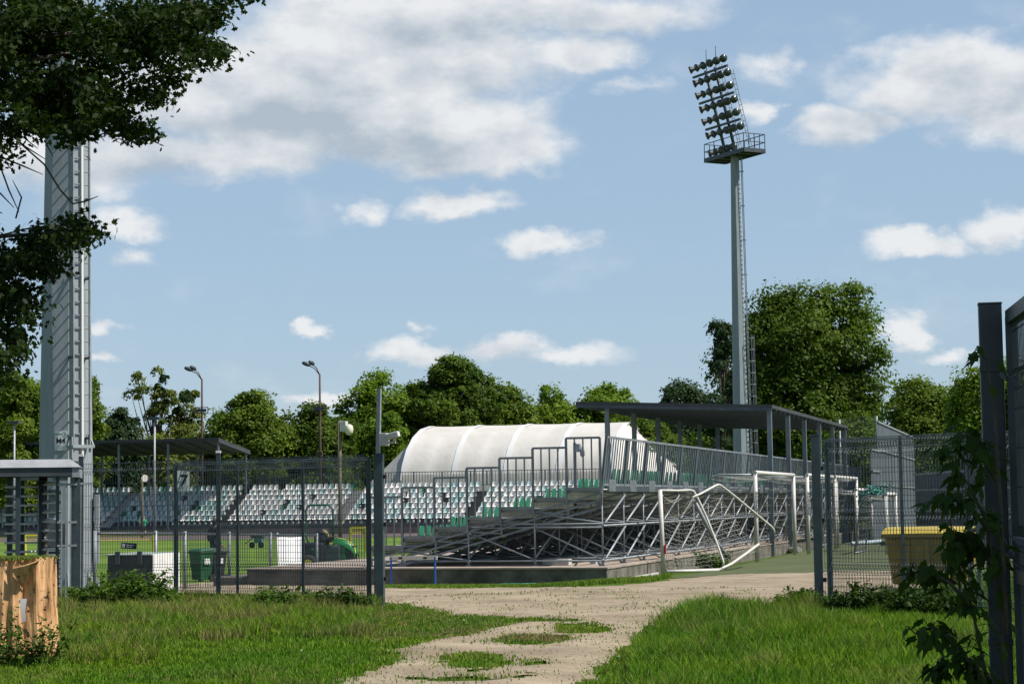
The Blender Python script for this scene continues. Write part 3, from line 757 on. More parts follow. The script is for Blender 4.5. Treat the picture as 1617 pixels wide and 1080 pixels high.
# centre of the sunlit facet is about 27 deg to the camera's right
fac = tocam+R(27)
mast_shaft(nm_, r0, r1, HM, fac+R(22.5), 8)
MB().lathe([(.8, 0), (.8, .05), (.62, .05), (.62, .06)], 8).build('base_flange', M_MAST, nm_)
g = MB()
for j in range(8):
    q = fac+R(22.5)+2*math.pi*j/8; c, s = math.cos(q), math.sin(q)
    g.add([(c*.55, s*.55, .05), (c*.82, s*.82, .05), (c*.55, s*.55, .55), (c*.55-s*.02, s*.55+c*.02, .05), (c*.82-s*.02, s*.82+c*.02, .05), (c*.55-s*.02, s*.55+c*.02, .55)], [(0, 1, 2), (5, 4, 3), (1, 4, 5, 2)])
g.build('gusset', M_MAST, nm_)
# ladder in front of the bright facet
fn = Vector((math.cos(fac), math.sin(fac), 0)); ft = Vector((-fn.y, fn.x, 0))
def apo(z): return (r0+(r1-r0)*z/HM)*math.cos(R(22.5))
rails = MB(); cen = MB(); Z0L = 2.95-mz-.15; Z1L = HM-1
def lp(s, z, out=.2): return fn*(apo(z)+out)+ft*s+Vector((0, 0, z))
for s in (-.19, .19): rails.bar(lp(s, Z0L), lp(s, Z1L), .025, .06, up=fn)
cen.bar(lp(0, Z0L-.1, .23), lp(0, Z1L, .23), .045, .05, up=fn)
lobj = link('ladder', rails.mesh('ladder'), nm_); lobj.data.materials.append(M_GALV)
z = Z0L+.1; k = 0; rung_z = []
while z < Z1L:
    rung_z.append(z)
    if k % 6 == 3:
        for s in (-.19, .19): rails.bar(lp(s, z+.1, -.02), lp(s, z+.1, .2), .04, .06)
    z += .28; k += 1
for z in rung_z: MB().tube([lp(-.19, z), lp(.19, z)], .016, 5).build('rung', M_GALV, lobj)
cen.build('safety_rail', M_TENTB, lobj)
z = Z0L+.3
while z < Z1L:
    for s in (-.19, .19): MB().bar(lp(s, z, -.02), lp(s, z, .2), .03, .05).build('stand_off', M_STEELD, lobj)
    z += 1.7
pf_ = MB(); zz = Z0L+.12
pf_.bar(lp(-.24, zz, .0), lp(-.24, zz, .30), .03, .05); pf_.bar(lp(.24, zz, .0), lp(.24, zz, .30), .03, .05); pf_.bar(lp(-.25, zz, .28), lp(.25, zz, .28), .03, .07); pf_.bar(lp(-.25, zz-.25, .26), lp(-.25, zz+.2, .26), .03)
pf_.add([lp(.24, zz, .02), lp(.24, zz, .28), lp(.24, zz+.32, .02), lp(.265, zz, .02), lp(.265, zz, .28), lp(.265, zz+.32, .02)], [(0, 1, 2), (5, 4, 3), (0, 3, 4, 1), (1, 4, 5, 2)])
pf_.build('step_bracket', M_MAST, nm_)
# M4 plate on the facet to the left
fb = fac-R(45); bn = Vector((math.cos(fb), math.sin(fb), 0)); bt = Vector((-bn.y, bn.x, 0))
zs = zpx(87, 696, 42.2)-mz; ctr = bn*(apo(zs)+.012)+bt*(.06)+Vector((0, 0, zs))
rotm = Matrix((bt, Vector((0, 0, 1)), bn)).transposed().to_4x4()
plate = MB().box((0, 0, 0), (.27, .41, .012)).build('sign', M_PLATE, nm_); plate.matrix_local = Matrix.Translation(ctr) @ rotm
text_mesh('M4', .16, M_INK, plate, Matrix.Translation((0, -.01, .008)), offset=.003)
lg = MB()
for i in range(7): lg.bx(-.115+i*.024, -.115+i*.024+.015, .122+.004*(i % 3), .15-.003*(i % 2), .006, .0085)
lg.build('logo_lettering', M_INKG, plate)
sw = MB().grid([[(.02+.09*math.cos(a)*k, .135+.055*math.sin(a)*k*.9, .0085) for a in np.linspace(-1.4, 1.2, 9)] for k in (.82, 1.05)]); sw.build('emblem', M_INKG, plate)
ln = MB()
for i, y in enumerate((-.105, -.13, -.155, -.175)): ln.bx(-.12, .12 if i % 2 else .07, y-.004, y+.004, .006, .008)
ln.build('small_print', mat('pale_print', (.36, .40, .38), .6), plate)
# cable door on the right flank
fr = fac+R(58); rn = Vector((math.cos(fr), math.sin(fr), 0))
db = MB().box((0, 0, 0), (.30, .10, 1.45)); o = db.build('cable_cabinet', M_GALV, nm_, .01); o.location = rn*.66+Vector((0, 0, 1.35)); o.rotation_euler = (0, 0, fr+R(90))

# ------------------------------------------------------------------ far floodlight mast with its lamps
fm_b = gd(1172.5, 137.0); fmz = fm_b.z
fmst = thing('floodlight_mast', 'tall floodlight mast with lamp rows and platform behind the scaffold stand', 'mast', fm_b)
zp = zpx(1160, 246, 137.0)-fmz                      # platform height
tc2 = math.atan2(-fm_b.y, -fm_b.x); fac2 = tc2+R(24)
mast_shaft(fmst, .62, .29, zp+.3, fac2+R(22.5), 8)
u_ = (ld(1, 0)*2.6+ld(0, 1)*-5.0).normalized(); w_ = Vector((-u_.y, u_.x, 0))
if w_.dot(ld(1, 0)) > 0: w_ = -w_                  # lamps look this way (left, towards the pitch)
def fp(a, b, z): return u_*a+w_*b+Vector((0, 0, z))
pa, pb_ = -2.6, 2.3; qa, qb = -.95, .8
deck = MB(); P4 = [fp(pa, qa, zp), fp(pb_, qa, zp), fp(pb_, qb, zp), fp(pa, qb, zp)]
deck.add([p for p in P4]+[p+Vector((0, 0, .1)) for p in P4], [(3, 2, 1, 0), (4, 5, 6, 7), (0, 1, 5, 4), (1, 2, 6, 5), (2, 3, 7, 6), (3, 0, 4, 7)])
deck.build('platform_deck', M_GALV, fmst)
bm_ = MB()
for i in range(4): bm_.bar(P4[i], P4[(i+1) % 4], .12, .28)
for a in (-1.7, -.6, .6, 1.7): bm_.bar(fp(a, qa, zp-.08), fp(a, qb, zp-.08), .1, .16)
bm_.build('platform_beam', M_STEELD, fmst)
hr = MB()
for zz in (.6, 1.15):
    for i in range(4): hr.bar(P4[i]+Vector((0, 0, zz)), P4[(i+1) % 4]+Vector((0, 0, zz)), .05)
for i in range(4):
    for k in range(4): p = P4[i].lerp(P4[(i+1) % 4], k/4); hr.bar(p, p+Vector((0, 0, 1.15)), .05)
hr.build('platform_railing', M_STEELD, fmst)
lean = .285
def hp(a, h, b=0): return fp(a*.88, .15+b+h*lean, zp+h*1.07)
hd = MB()
for a in (-.9, .45): hd.tube([hp(a, 0), hp(a, 5.6)], .11, 8)
hd.build('head_column', M_STEELD, fmst)
cb_ = MB()
for h in (2.0, 3.7, 5.4): cb_.bar(hp(-2.6, h, .12), hp(2.3, h, .12), .14)
cb_.build('crossbar', M_STEELD, fmst)
lt = MB()
for a in (-1.3, .85, 2.2):
    for da in (-.17, .17): lt.bar(hp(a+da, .1, -.25), hp(a+da, 5.7 if a < 2 else 5.2, -.25), .035)
    h = .3
    while h < 5.2: lt.bar(hp(a-.17, h, -.25), hp(a+.17, h, -.25), .03); h += .33
lt.build('head_ladder', M_GALV, fmst)
rd = MB()
for a in (-.9, .45): rd.tube([hp(a, 5.5, -.05), hp(a, 5.5, -.05)+Vector((0, 0, 1.6))], .03, 5)
rd.build('lightning_rod', M_STEELD, fmst)
M_LAMPB = mat('lamp_body', (.016, .018, .02), .5, .2); M_GLASS = mat('lamp_glass', (.05, .065, .058), .2, 0, .3, 4, spec=.5)
lb = MB().lathe([(.08, -.32), (.13, -.30), (.16, -.12), (.25, .0), (.27, .06)], 14).mesh('lamp'); lb.materials.append(M_LAMPB)
lgm = MB().lathe([(.235, .055), (.24, .075), (.02, .10)], 14).mesh('glass'); lgm.materials.append(M_GLASS)
yk = MB().bar((-.28, 0, .0), (-.28, 0, -.32), .04).bar((.28, 0, 0), (.28, 0, -.32), .04).bar((-.28, 0, -.32), (.28, 0, -.32), .05).mesh('yoke'); yk.materials.append(M_STEELD)
def lamp(pos, ang, tilt=22):
    dirv = (w_*math.cos(R(ang))+u_*math.sin(R(ang)))*math.cos(R(tilt))+Vector((0, 0, -math.sin(R(tilt))))
    o = link('lamp', lb, fmst); o.location = pos; o.scale = (1.06,)*3
    o.rotation_euler = Vector((0, 0, 1)).rotation_difference(dirv).to_euler()
    g = link('glass', lgm, o)
for h in (2.0, 3.7, 5.4):
    for i in range(6):
        a = -2.4+i*.93
        ang = -28+i*20
        lamp(hp(a, h+.45, .3), ang); lamp(hp(a+.1, h-.45, .3), ang+4)
for i in range(5): lamp(fp(-2.2+i*.75, .6, zp+.45), -20+i*16, 12)
# ladder on its right flank
fr2 = tc2+R(78); n2_ = Vector((math.cos(fr2), math.sin(fr2), 0)); t2_ = Vector((-n2_.y, n2_.x, 0))
def r_at(z): return .62+(.29-.62)*z/(zp+.3)
l2 = MB()
def q2(s, z, o_=.17): return n2_*(r_at(z)+o_)+t2_*s+Vector((0, 0, z))
for s in (-.2, .2): l2.bar(q2(s, .4), q2(s, zp), .05)
z = .6
while z < zp: l2.bar(q2(-.2, z), q2(.2, z), .035); z += .33
z = 1.0
while z < zp: l2.bar(q2(0, z, -.05), q2(0, z, .3), .06); z += 2.4
l2.build('side_ladder', M_GALV, fmst)
cg = MB(); z = 2.2
while z < zp*.52:
    cg.tube([q2(-.2, z), q2(-.28, z, .48), q2(0, z, .62), q2(.28, z, .48), q2(.2, z)], .02, 4, cap=False); z += .8
for s, o_ in ((-.28, .48), (0, .62), (.28, .48)): cg.bar(q2(s, 2.2, o_), q2(s, zp*.52, o_), .03)
cg.build('ladder_cage', M_GALV, fmst)

# ------------------------------------------------------------------ street lamps and poles beyond the pitch
def street_lamp(px, top, d, label, sign_y, box_y):
    b = gd(px, d); t = thing('street_lamp', label, 'street lamp', b); H = zpx(px, top, d)-b.z
    MB().tube([(0, 0, 0), (0, 0, H*.55), (0, 0, H-.9)], [.16, .12, .09], 8).build('pole', M_RUST, t)
    for vec in ((-1.0, -.2), (-.25, -1.0)):
        e = Vector((vec[0]*1.0, vec[1]*1.0, H)); a = MB().tube([(0, 0, H-1.0), e*.5+Vector((0, 0, H*.5-.35)), e-Vector((0, 0, .12))], .045, 6).build('arm', M_RUST, t)
        h = MB().lathe([(.05, -.45), (.17, -.3), (.2, .0), (.15, .3), (.04, .4)], 10, axis=Vector((vec[0], vec[1], .35))).build('lamp_head', M_STEELD, a); h.location = e+Vector((vec[0]*.25, vec[1]*.25, .05))
    zs_ = zpx(px, sign_y, d)-b.z; f_ = MB()
    for z0 in (-.27, .27): f_.bar((-.75, -.12, zs_+z0), (.65, -.12, zs_+z0), .07)
    for x0 in (-.75, .65): f_.bar((x0, -.12, zs_-.27), (x0, -.12, zs_+.27), .07)
    f_.build('sign_frame', M_RUST, t); MB().bx(-.6, .5, -.15, -.13, zs_-.14, zs_+.14).build('flood_bracket', M_STEELD, t)
    zs_ = zpx(px, box_y, d)-b.z; MB().bx(-.3, .3, -.25, -.05, zs_-.15, zs_+.15).build('junction_box', M_RUST, t)
street_lamp(506, 575, 182, 'rusty twin-head street lamp with an open sign frame in clear sky', 645, 716)
street_lamp(319, 583, 182, 'rusty twin-head street lamp standing above the far canopy by the airy tree', 648, 712)
def thin_pole(px, top, d, label, head):
    b = gd(px, d); H = zpx(px, top, d)-b.z; t = thing('light_pole', label, 'light pole', b)
    MB().tube([(0, 0, 0), (0, 0, H)], [.11, .07], 8).build('pole', M_GALV, t)
    if head: MB().bx(-.45, .45, -.2, .2, H-.08, H+.12).build('flood_head', M_STEELD, t)
    return t, H
thin_pole(244, 661, 150, 'thin pale light pole crossing the far canopy edge', True)
thin_pole(22, 667, 150, 'thin pale light pole left of the broad mast', True)
t, H = thin_pole(224.5, 752, 152, 'slim brown pole with a small horn loudspeaker in front of shaded seats', False)
t.children[0].data.materials.clear(); t.children[0].data.materials.append(M_WOODP)
MB().lathe([(.05, 0), (.12, .2), (.28, .45)], 10, c=(.05, -.1, H-.15), axis=(.8, -.6, 0)).build('loudspeaker', M_WHITE, t)
# wooden pole with a dome camera
b = gd(537, 75); H = zpx(537, 664, 75)-b.z; t = thing('camera_pole', 'brown pole with a white box and dome camera behind the mower', 'camera pole', b)
MB().tube([(0, 0, 0), (0, 0, H)], [.085, .07], 8).build('pole', M_WOODP, t)
MB().bx(.06, .30, -.15, .12, H-.42, H-.03).build('camera_box', M_WHITE, t, .01)
MB().lathe([(.04, .05), (.13, 0), (.16, -.12), (.15, -.26), (.07, -.36)], 12, c=(.42, -.1, H-.2)).build('dome_camera', mat('dome_cream', (.62, .58, .44), .4), t)
# dark pole with a speaker near the stand's step rail
b = gd(909, 47.5); t = thing('camera_pole', 'dark short pole with a grey box and dome camera on the stepped stand', 'camera pole', (b.x, b.y, ZPL)); H = zpx(909, 699, 47.5)-ZPL
MB().bar((0, 0, 0), (0, 0, H), .06).build('pole', M_STEELD, t)
MB().bx(.02, .14, -.1, .06, H-.22, H-.03).build('camera_box', M_GALV, t); MB().lathe([(.03, .1), (.06, 0), (.06, -.1), (.02, -.15)], 10, c=(.2, -.05, H-.2)).build('dome_camera', M_GALV, t)
# ------------------------------------------------------------------ trees
def leaf_quads(C, Nrm, size, jit=.6, sides=4):
    """one small ragged leaf spray for each centre, facing roughly along Nrm"""
    n = len(C); Nn = Nrm+RNG.normal(0, jit, (n, 3)); Nn /= np.linalg.norm(Nn, axis=1)[:, None]+1e-9
    a = np.cross(Nn, RNG.normal(0, 1, (n, 3))); a /= np.linalg.norm(a, axis=1)[:, None]+1e-9; b = np.cross(Nn, a)
    s = size*(.6+.8*RNG.random(n))[:, None]
    if sides == 4:
        V = np.stack([C-a*s*.62, C+b*s*.36-a*s*.05, C+a*s*.62+Nn*s*.12, C-b*s*.36+a*s*.05], 1)
    return V.reshape(-1, 3), np.arange(n*4).reshape(-1, 4)
def lobed(C, Nrm, size, jit=.6):
    """oak-like lobed leaves, 10 corners"""
    out = [(-.5, 0), (-.3, .10), (-.22, .30), (-.02, .16), (.12, .34), (.26, .15), (.5, 0.02), (.26, -.15), (.12, -.33), (-.02, -.16), (-.22, -.29), (-.3, -.10)]
    n = len(C); Nn = Nrm+RNG.normal(0, jit, (n, 3)); Nn /= np.linalg.norm(Nn, axis=1)[:, None]+1e-9
    a = np.cross(Nn, RNG.normal(0, 1, (n, 3))); a /= np.linalg.norm(a, axis=1)[:, None]+1e-9; b = np.cross(Nn, a)
    s = size*(.7+.6*RNG.random(n))[:, None]
    V = np.stack([C+a*s*u+b*s*v+Nn*s*(.18*abs(v)) for u, v in out], 1)
    k = len(out); return V.reshape(-1, 3), np.arange(n*k).reshape(-1, k)
def clump_crown(ctr, rad, nclump, nleaf, csize, hollow=.55, shape='round', gap=0.0, rng=RNG):
    """leaf centres and outward normals for a crown built of many leafy puffs"""
    ctr = np.array(ctr); rad = np.array(rad)
    u = rng.normal(0, 1, (nclump, 3)); u /= np.linalg.norm(u, axis=1)[:, None]
    u[:, 2] = np.where(u[:, 2] < -.9, -u[:, 2], u[:, 2])
    k = hollow+(1-hollow)*rng.random(nclump)**.6
    ph = rng.random(6)*6.28
    k *= 1+.12*np.sin(3.1*u[:, 0]+ph[0])*np.sin(2.7*u[:, 2]+ph[1])+.09*np.sin(6.3*u[:, 0]+4*u[:, 1]+ph[2])+.07*np.sin(9*u[:, 2]+5*u[:, 1]+ph[3])
    P = u*k[:, None]
    if shape == 'cone': P[:, :2] *= (1-.62*np.clip(P[:, 2], -1, 1)*.9)[:, None]*.75
    if shape == 'dome':                                       # full skirt: the lower half keeps the crown's width
        lo = u[:, 2] < 0; hxy = np.linalg.norm(P[:, :2], axis=1)+1e-6; P[lo, :2] *= (k[lo]/np.maximum(hxy[lo], .35))[:, None]
        P[:, :2] *= (1+.10*np.clip(-P[:, 2], 0, 1))[:, None]; P[:, 2] = np.sign(P[:, 2])*np.abs(P[:, 2])**.85
    cs = csize*(.38+.95*rng.random(nclump)**1.6); cc = ctr+P*rad
    lobes = rng.integers(0, nclump, nleaf)
    v = rng.normal(0, 1, (nleaf, 3)); v /= np.linalg.norm(v, axis=1)[:, None]
    v[:, 2] = np.where(v[:, 2] < -.55, -v[:, 2]*.7, v[:, 2])
    r = (.55+.45*rng.random(nleaf)**.5)*(1+rng.normal(0, .14, nleaf))
    C = cc[lobes]+v*(cs[lobes]*r)[:, None]*np.array([1.05, 1.05, .95])
    out = (C-ctr)/rad; out /= np.linalg.norm(out, axis=1)[:, None]+1e-9
    return C, v*.6+out*.5+np.array([0, 0, .35]), cc
def trunk_mesh(base, top, r, cc, nl=7, rng=RNG):
    m = MB(); base = Vector(base); top = Vector(top); pts = []
    for i in range(6):
        t = i/5; pts.append(base.lerp(top, t)+Vector((rng.normal(0, r*.5)*(i > 0), rng.normal(0, r*.5)*(i > 0), 0)))
    m.tube(pts, [r*1.3, r, r*.85, r*.65, r*.45, r*.15], 9)
    idx = rng.choice(len(cc), min(nl, len(cc)), replace=False)
    for i in idx:
        e = Vector(cc[i]); t = rng.uniform(.25, .75); s = base.lerp(top, t); mid = s.lerp(e, .5)+Vector((0, 0, -.06*(e-s).length))
        m.tube([s, mid, e], [r*.4, r*.22, r*.06], 6)
    return m
M_T = {
 'oak': leaf_mat('foliage_dark', (.032, .068, .010), (.110, .165, .018), .38),
 'lime': leaf_mat('foliage_mid', (.042, .085, .011), (.155, .215, .024), .40),
 'bright': leaf_mat('foliage_bright', (.042, .095, .008), (.18, .265, .022), .38),
 'olive': leaf_mat('foliage_olive', (.06, .09, .018), (.17, .20, .04), .38),
 'blue': leaf_mat('foliage_bluish', (.013, .032, .012), (.042, .072, .024), .22)}
def tree(px, top, hw, d, label, kind='oak', shape='dome', nclump=90, nleaf=26000, leaf=.27, csize=1.3, low=.22, group=None, hollow=.5, name='broadleaf_tree', airy=False, limbs=9):
    b = gd(px, d); H = zpx(px, top, d)-b.z; ppm = FPX/d; w = hw/ppm
    t = thing(name, label, 'tree', b, group=group); nclump = int(nclump*(2.3 if hollow > .35 else 1.5)); nleaf = int(nleaf*1.5); csize *= .82; hollow = .68 if hollow > .35 else hollow
    zc = H*(low+(1-low)*.5); rz = H*(1-low)*.5
    rad = (max(w-csize*.55, w*.5), max(w-csize*.55, w*.5)*.9, max(rz-csize*.45, rz*.5))
    C, Nv, cc = clump_crown((0, 0, zc), rad, nclump, nleaf, csize, hollow, shape)
    V, Fc = leaf_quads(C, Nv, leaf*d/195)
    if hollow > .5:                                           # shaded inner foliage closes the crown
        nc = 2600; q = RNG.normal(0, 1, (nc, 3)); q /= np.linalg.norm(q, axis=1)[:, None]; q *= (RNG.random(nc)**.4*.74)[:, None]
        lo = q[:, 2] < 0; q[lo, :2] *= 1.2
        V2, F2_ = leaf_quads(np.array([0, 0, zc])+q*np.array(rad), q, .95, 1.0); Fc = np.concatenate([Fc, F2_+len(V)]); V = np.concatenate([V, V2])
    np_mesh('crown', V, Fc, M_T[kind], t)
    trunk_mesh((0, 0, -.2), (0, 0, H*.82), max(.12, H*.022), cc, limbs).build('trunk', M_BARK, t)
    return t, cc
GT = 'trees beyond the stadium'
tree(30, 588, 75, 172, 'dark leafy tree left of and behind the broad mast', 'lime', nclump=80, low=.05)
tree(135, 596, 34, 178, 'narrow rounded tree showing to the right of the broad mast', 'lime', nclump=50, nleaf=14000, csize=1.0, low=.05)
tree(188, 648, 40, 182, 'low dark bluish tree between the broad mast and the airy tree', 'blue', nclump=50, nleaf=14000, csize=1.1, low=.05)
t, cc = tree(243, 574, 50, 196, 'tall airy pale tree with dark mistletoe balls', 'olive', nclump=30, nleaf=5200, leaf=.24, csize=.95, low=.25, hollow=.3, limbs=34)
for (x, y, r) in ((254, 614, .95), (259, 599, .55), (291, 627, .8)):
    p = at_d(x, y, 195)-t.location; C, Nv, _ = clump_crown(p, (r*.7, r*.7, r*.7), 10, 1500, r*.4, .3)
    V, Fc = leaf_quads(C, Nv, .16); np_mesh('mistletoe', V, Fc, M_T['blue'], t)
tree(293, 604, 38, 198, 'loose pale tree behind the left street lamp', 'olive', nclump=40, nleaf=8000, leaf=.26, csize=1.0, low=.08, hollow=.3, limbs=20)
tree(250, 690, 70, 186, 'low olive tree crown directly behind the far canopy', 'olive', nclump=60, nleaf=16000, csize=1.2, low=.0)
tree(394, 622, 76, 188, 'rounded olive-green tree between the two street lamps', 'lime', nclump=85, low=.04)
tree(330, 690, 45, 190, 'low olive tree under the left street lamp', 'olive', nclump=50, nleaf=12000, low=.0)
tree(500, 638, 66, 190, 'dark tree with a flat crown behind the right street lamp', 'oak', nclump=70, nleaf=20000, low=.04)
tree(600, 600, 80, 203, 'mid green tree rising behind the camera post', 'bright', nclump=85, low=.08)
tree(712, 566, 92, 205, 'largest rounded dark tree above the white tent', 'oak', nclump=120, nleaf=36000, low=.08)
tree(812, 614, 72, 208, 'small rounded tree above the middle of the white tent', 'lime', nclump=60, nleaf=17000, low=.05)
tree(888, 612, 72, 214, 'bright green tree above the right half of the tent', 'bright', nclump=60, nleaf=17000, low=.05, csize=1.5)
tree(968, 610, 72, 214, 'bright green tree just left of the stand canopy', 'bright', nclump=60, nleaf=17000, low=.05, csize=1.5)
tree(1088, 600, 66, 200, 'dark bluish tree between stand canopy and far mast', 'blue', nclump=70, nleaf=18000, low=.05, csize=1.5)
tree(1020, 655, 70, 190, 'low dark tree behind the stand canopy roof', 'oak', nclump=60, nleaf=18000, low=.0)
tree(1150, 660, 60, 176, 'low bright shrubby tree seen beneath the stand canopy', 'bright', nclump=50, nleaf=14000, low=.0)
tree(1268, 448, 146, 166, 'huge dark dense tree standing right of the far mast', 'oak', nclump=260, nleaf=66000, leaf=.30, csize=1.75, low=.02, hollow=.45)
tree(1145, 500, 36, 160, 'loose side crown of dark leaves left of the far mast', 'blue', nclump=26, nleaf=6500, csize=1.0, low=.28, hollow=.3, limbs=14)
tree(1345, 660, 52, 140, 'low dark tree at the foot of the huge tree', 'oak', nclump=60, nleaf=17000, low=.0)
tree(1460, 596, 76, 128, 'mid green tree left half of the group by the metal screen', 'lime', nclump=80, nleaf=24000, low=.05)
tree(1560, 574, 72, 120, 'mid green tree behind the dark gate post', 'bright', nclump=90, nleaf=26000, low=.05)
tree(1660, 560, 80, 118, 'mid green tree right of the dark gate post', 'lime', nclump=80, nleaf=20000, low=.05)
# closed belt of far woodland behind everything
def wood_belt():
    n = 42000; px = RNG.uniform(-500, 2150, n); d = RNG.uniform(236, 262, n); hh = 8.6+2.6*fbm(px/70, d*0+1, 5)+1.5*(fbm(px/22, d*0+4, 8)-.5)
    z = hh*RNG.random(n)**.6-.6; pts = np.array([at_d(a, 800, b)[:] for a, b in zip(px, d)]); pts[:, 2] = z
    V, Fc = leaf_quads(pts, np.tile(np.array([[0, -.5, .6]]), (n, 1)), .85); o = np_mesh('far_woodland', V, Fc, M_T['oak']); tag(o, 'dark belt of far woodland closing the view', 'woodland', kind='stuff')
wood_belt()

# ------------------------------------------------------------------ oak whose branches hang into the picture at the upper left
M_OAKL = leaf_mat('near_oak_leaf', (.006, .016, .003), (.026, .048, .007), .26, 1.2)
def near_oak():
    d0_ = 22.0; tb = ld(-8.6, 20.5); t = thing('oak_tree', 'dark oak whose leafy branches hang in from the upper left', 'tree', tb)
    def pt(px, py, d): return at_d(px, py, d)-tb
    C = []; Nv = []; cen = []
    blobs = [(60, 40, 150, 80), (180, 60, 130, 80), (270, 50, 90, 60), (320, 30, 60, 40), (375, -6, 40, 16), (330, 85, 36, 22), (270, 125, 34, 22), (300, 70, 50, 36), (215, 150, 42, 30), (70, 150, 90, 60), (150, 150, 70, 50),
             (110, 195, 60, 30), (45, 190, 45, 30), (205, 205, 34, 32), (180, 185, 34, 26), (5, 60, 80, 120), (-30, 190, 40, 60), (5, 215, 14, 24), (8, 250, 10, 14),
             (110, 362, 42, 20), (140, 375, 22, 20), (60, 375, 42, 30), (30, 425, 55, 45), (20, 480, 44, 44), (55, 500, 16, 24), (15, 545, 34, 36), (65, 415, 38, 28), (95, 385, 34, 24), (-20, 440, 50, 110), (5, 590, 18, 22), (-40, 560, 50, 60)]
    for (x, y, a, b) in blobs:
        n = int(a*b*.36)+24; sub = max(4, int(a*b/170))
        sc = [(x+RNG.normal(0, .36)*a, y+RNG.normal(0, .36)*b, d0_+RNG.normal(0, .8)) for _ in range(sub)]
        for (sx, sy, sd) in sc:
            p = np.array(pt(sx, sy, sd)[:]); cen.append(p); k = max(10, n//sub)
            v = RNG.normal(0, 1, (k, 3)); C.append(p+v*np.array([.105, .13, .07])); Nv.append(v*.3+np.array([0, 0, .5]))
    # the crown above and left of the frame
    C2, N2, cc2 = clump_crown(np.array(pt(-190, -480, 22.5)), (4.4, 4.6, 2.3), 130, 15000, .8, .35, 'dome')
    Ca = np.concatenate(C); Na = np.concatenate(Nv)
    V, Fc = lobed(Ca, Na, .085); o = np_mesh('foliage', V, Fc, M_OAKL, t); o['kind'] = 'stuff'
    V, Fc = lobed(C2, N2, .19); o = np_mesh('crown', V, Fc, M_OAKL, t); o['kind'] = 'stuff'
    top = Vector((.4, .3, 9.5)); m = MB().tube([(0, 0, -.2), (.1, 0, 2), (.05, .1, 4.5), (.3, .2, 7), top], [.42, .33, .27, .2, .06], 12); m.build('trunk', M_BARK, t)
    br = MB()
    for e, zs_ in ((pt(200, 70, 22), 5.2), (pt(330, 40, 22), 5.8), (pt(110, 160, 22), 4.8), (pt(120, 365, 22), 3.7), (pt(40, 470, 22), 3.2), (pt(-100, -200, 23), 6.5), (pt(150, -350, 22), 7)):
        s = Vector((.1, .1, zs_)); mid = s.lerp(e, .55)+Vector((0, 0, .25)); br.tube([s, s.lerp(mid, .5)+Vector((0, 0, .1)), mid, e], [.11, .07, .04, .01], 7)
    br.build('branch', M_BARK, t)
    tw = MB()
    for line in ([(0, 190), (30, 225), (70, 260), (95, 300), (115, 322), (135, 318), (155, 310)], [(0, 200), (40, 232), (72, 252)], [(5, 250), (35, 262), (68, 276)], [(0, 262), (14, 300), (30, 335)], [(0, 305), (22, 328)], [(0, 208), (30, 212), (60, 235)], [(70, 222), (84, 248)], [(120, 195), (150, 215), (175, 208)], [(0, 372), (40, 362), (70, 360)], [(8, 255), (20, 270)], [(25, 345), (34, 312), (20, 285)]):
        tw.tube([pt(x, y, 22-.1*i) for i, (x, y) in enumerate(line)], [.010]*(len(line)-1)+[.004], 5)
    tw.build('twig', M_BARK, t)
    for c in RNG.choice(len(cen), 60, replace=False):
        pass
near_oak()
# roadside tree beyond the right edge of the picture: it shades the gate post and the young maple
def shade_tree():
    tb = ld(9.6, 11.2); t = thing('roadside_tree', 'leafy roadside tree standing to the right of the dark gate post', 'tree', tb)
    c = ld(7.1, 9.6, 6.0)-tb
    C, Nv, cc = clump_crown(np.array(c[:]), (2.6, 2.2, 2.2), 120, 15000, .8, .1, 'round')
    V, Fc = leaf_quads(C, Nv, .34); o = np_mesh('crown', V, Fc, M_T['oak'], t); trunk_mesh((0, 0, -.2), (-1.5, -.3, 7.4), .2, cc, 10).build('trunk', M_BARK, t)
shade_tree()
# ------------------------------------------------------------------ wire fence and the open gate leaves
H_F = 2.4
def mesh_wires(p0, p1, z0, h, sp=.05, folds=(.10, .55, 1.3, 2.27), barb=.03, thick=.0037, rails=None):
    """welded wire panel with pressed folds"""
    p0 = Vector(p0); p1 = Vector(p1); L = (p1-p0).length; u = (p1-p0)/L; nrm = Vector((u.y, -u.x, 0)); m = MB()
    if nrm.dot(-p0) < 0: nrm = -nrm
    prof = [(0, .03)]
    for f in folds:
        if f < h: prof += [(0, f-.05), (.045, f), (0, f+.05)]
    prof.append((0, h+barb))
    n = int(L/sp)
    for i in range(n+1):
        b = p0+u*(i*L/n); m.tube([b+nrm*o+Vector((0, 0, z0+z)) for o, z in prof], thick, 3, cap=False, smooth=False)
    hs = [z for z in np.arange(.05, h, .2)]+[f+k for f in folds for k in (-.05, 0, .05) if f < h]+[h]
    for z in hs:
        o = .045 if any(abs(z-f) < .01 for f in folds) else 0
        m.tube([p0+nrm*o+Vector((0, 0, z0+z)), p1+nrm*o+Vector((0, 0, z0+z))], thick*1.15, 3, cap=False, smooth=False)
    return m
def fence_panel(parent, off, p0, p1, z0, h):
    m = mesh_wires(p0, p1, z0, h); m.v = [tuple(Vector(v)-off) for v in m.v]; o = m.build('wire_panel', M_WIRE, parent); o['kind'] = 'stuff'; return o
def post(parent, off, p, w, h, z0, cap=None, name='post'):
    o = MB().box(Vector((p.x, p.y, z0+h/2))-off, (w, w*.7, h), rz=YAW).build(name, M_FENCE, parent)
    if cap: MB().box(Vector((p.x, p.y, z0+h+.02))-off, (w*1.15, w*.9, .04), rz=YAW).build('post_cap', cap, o)
    return o
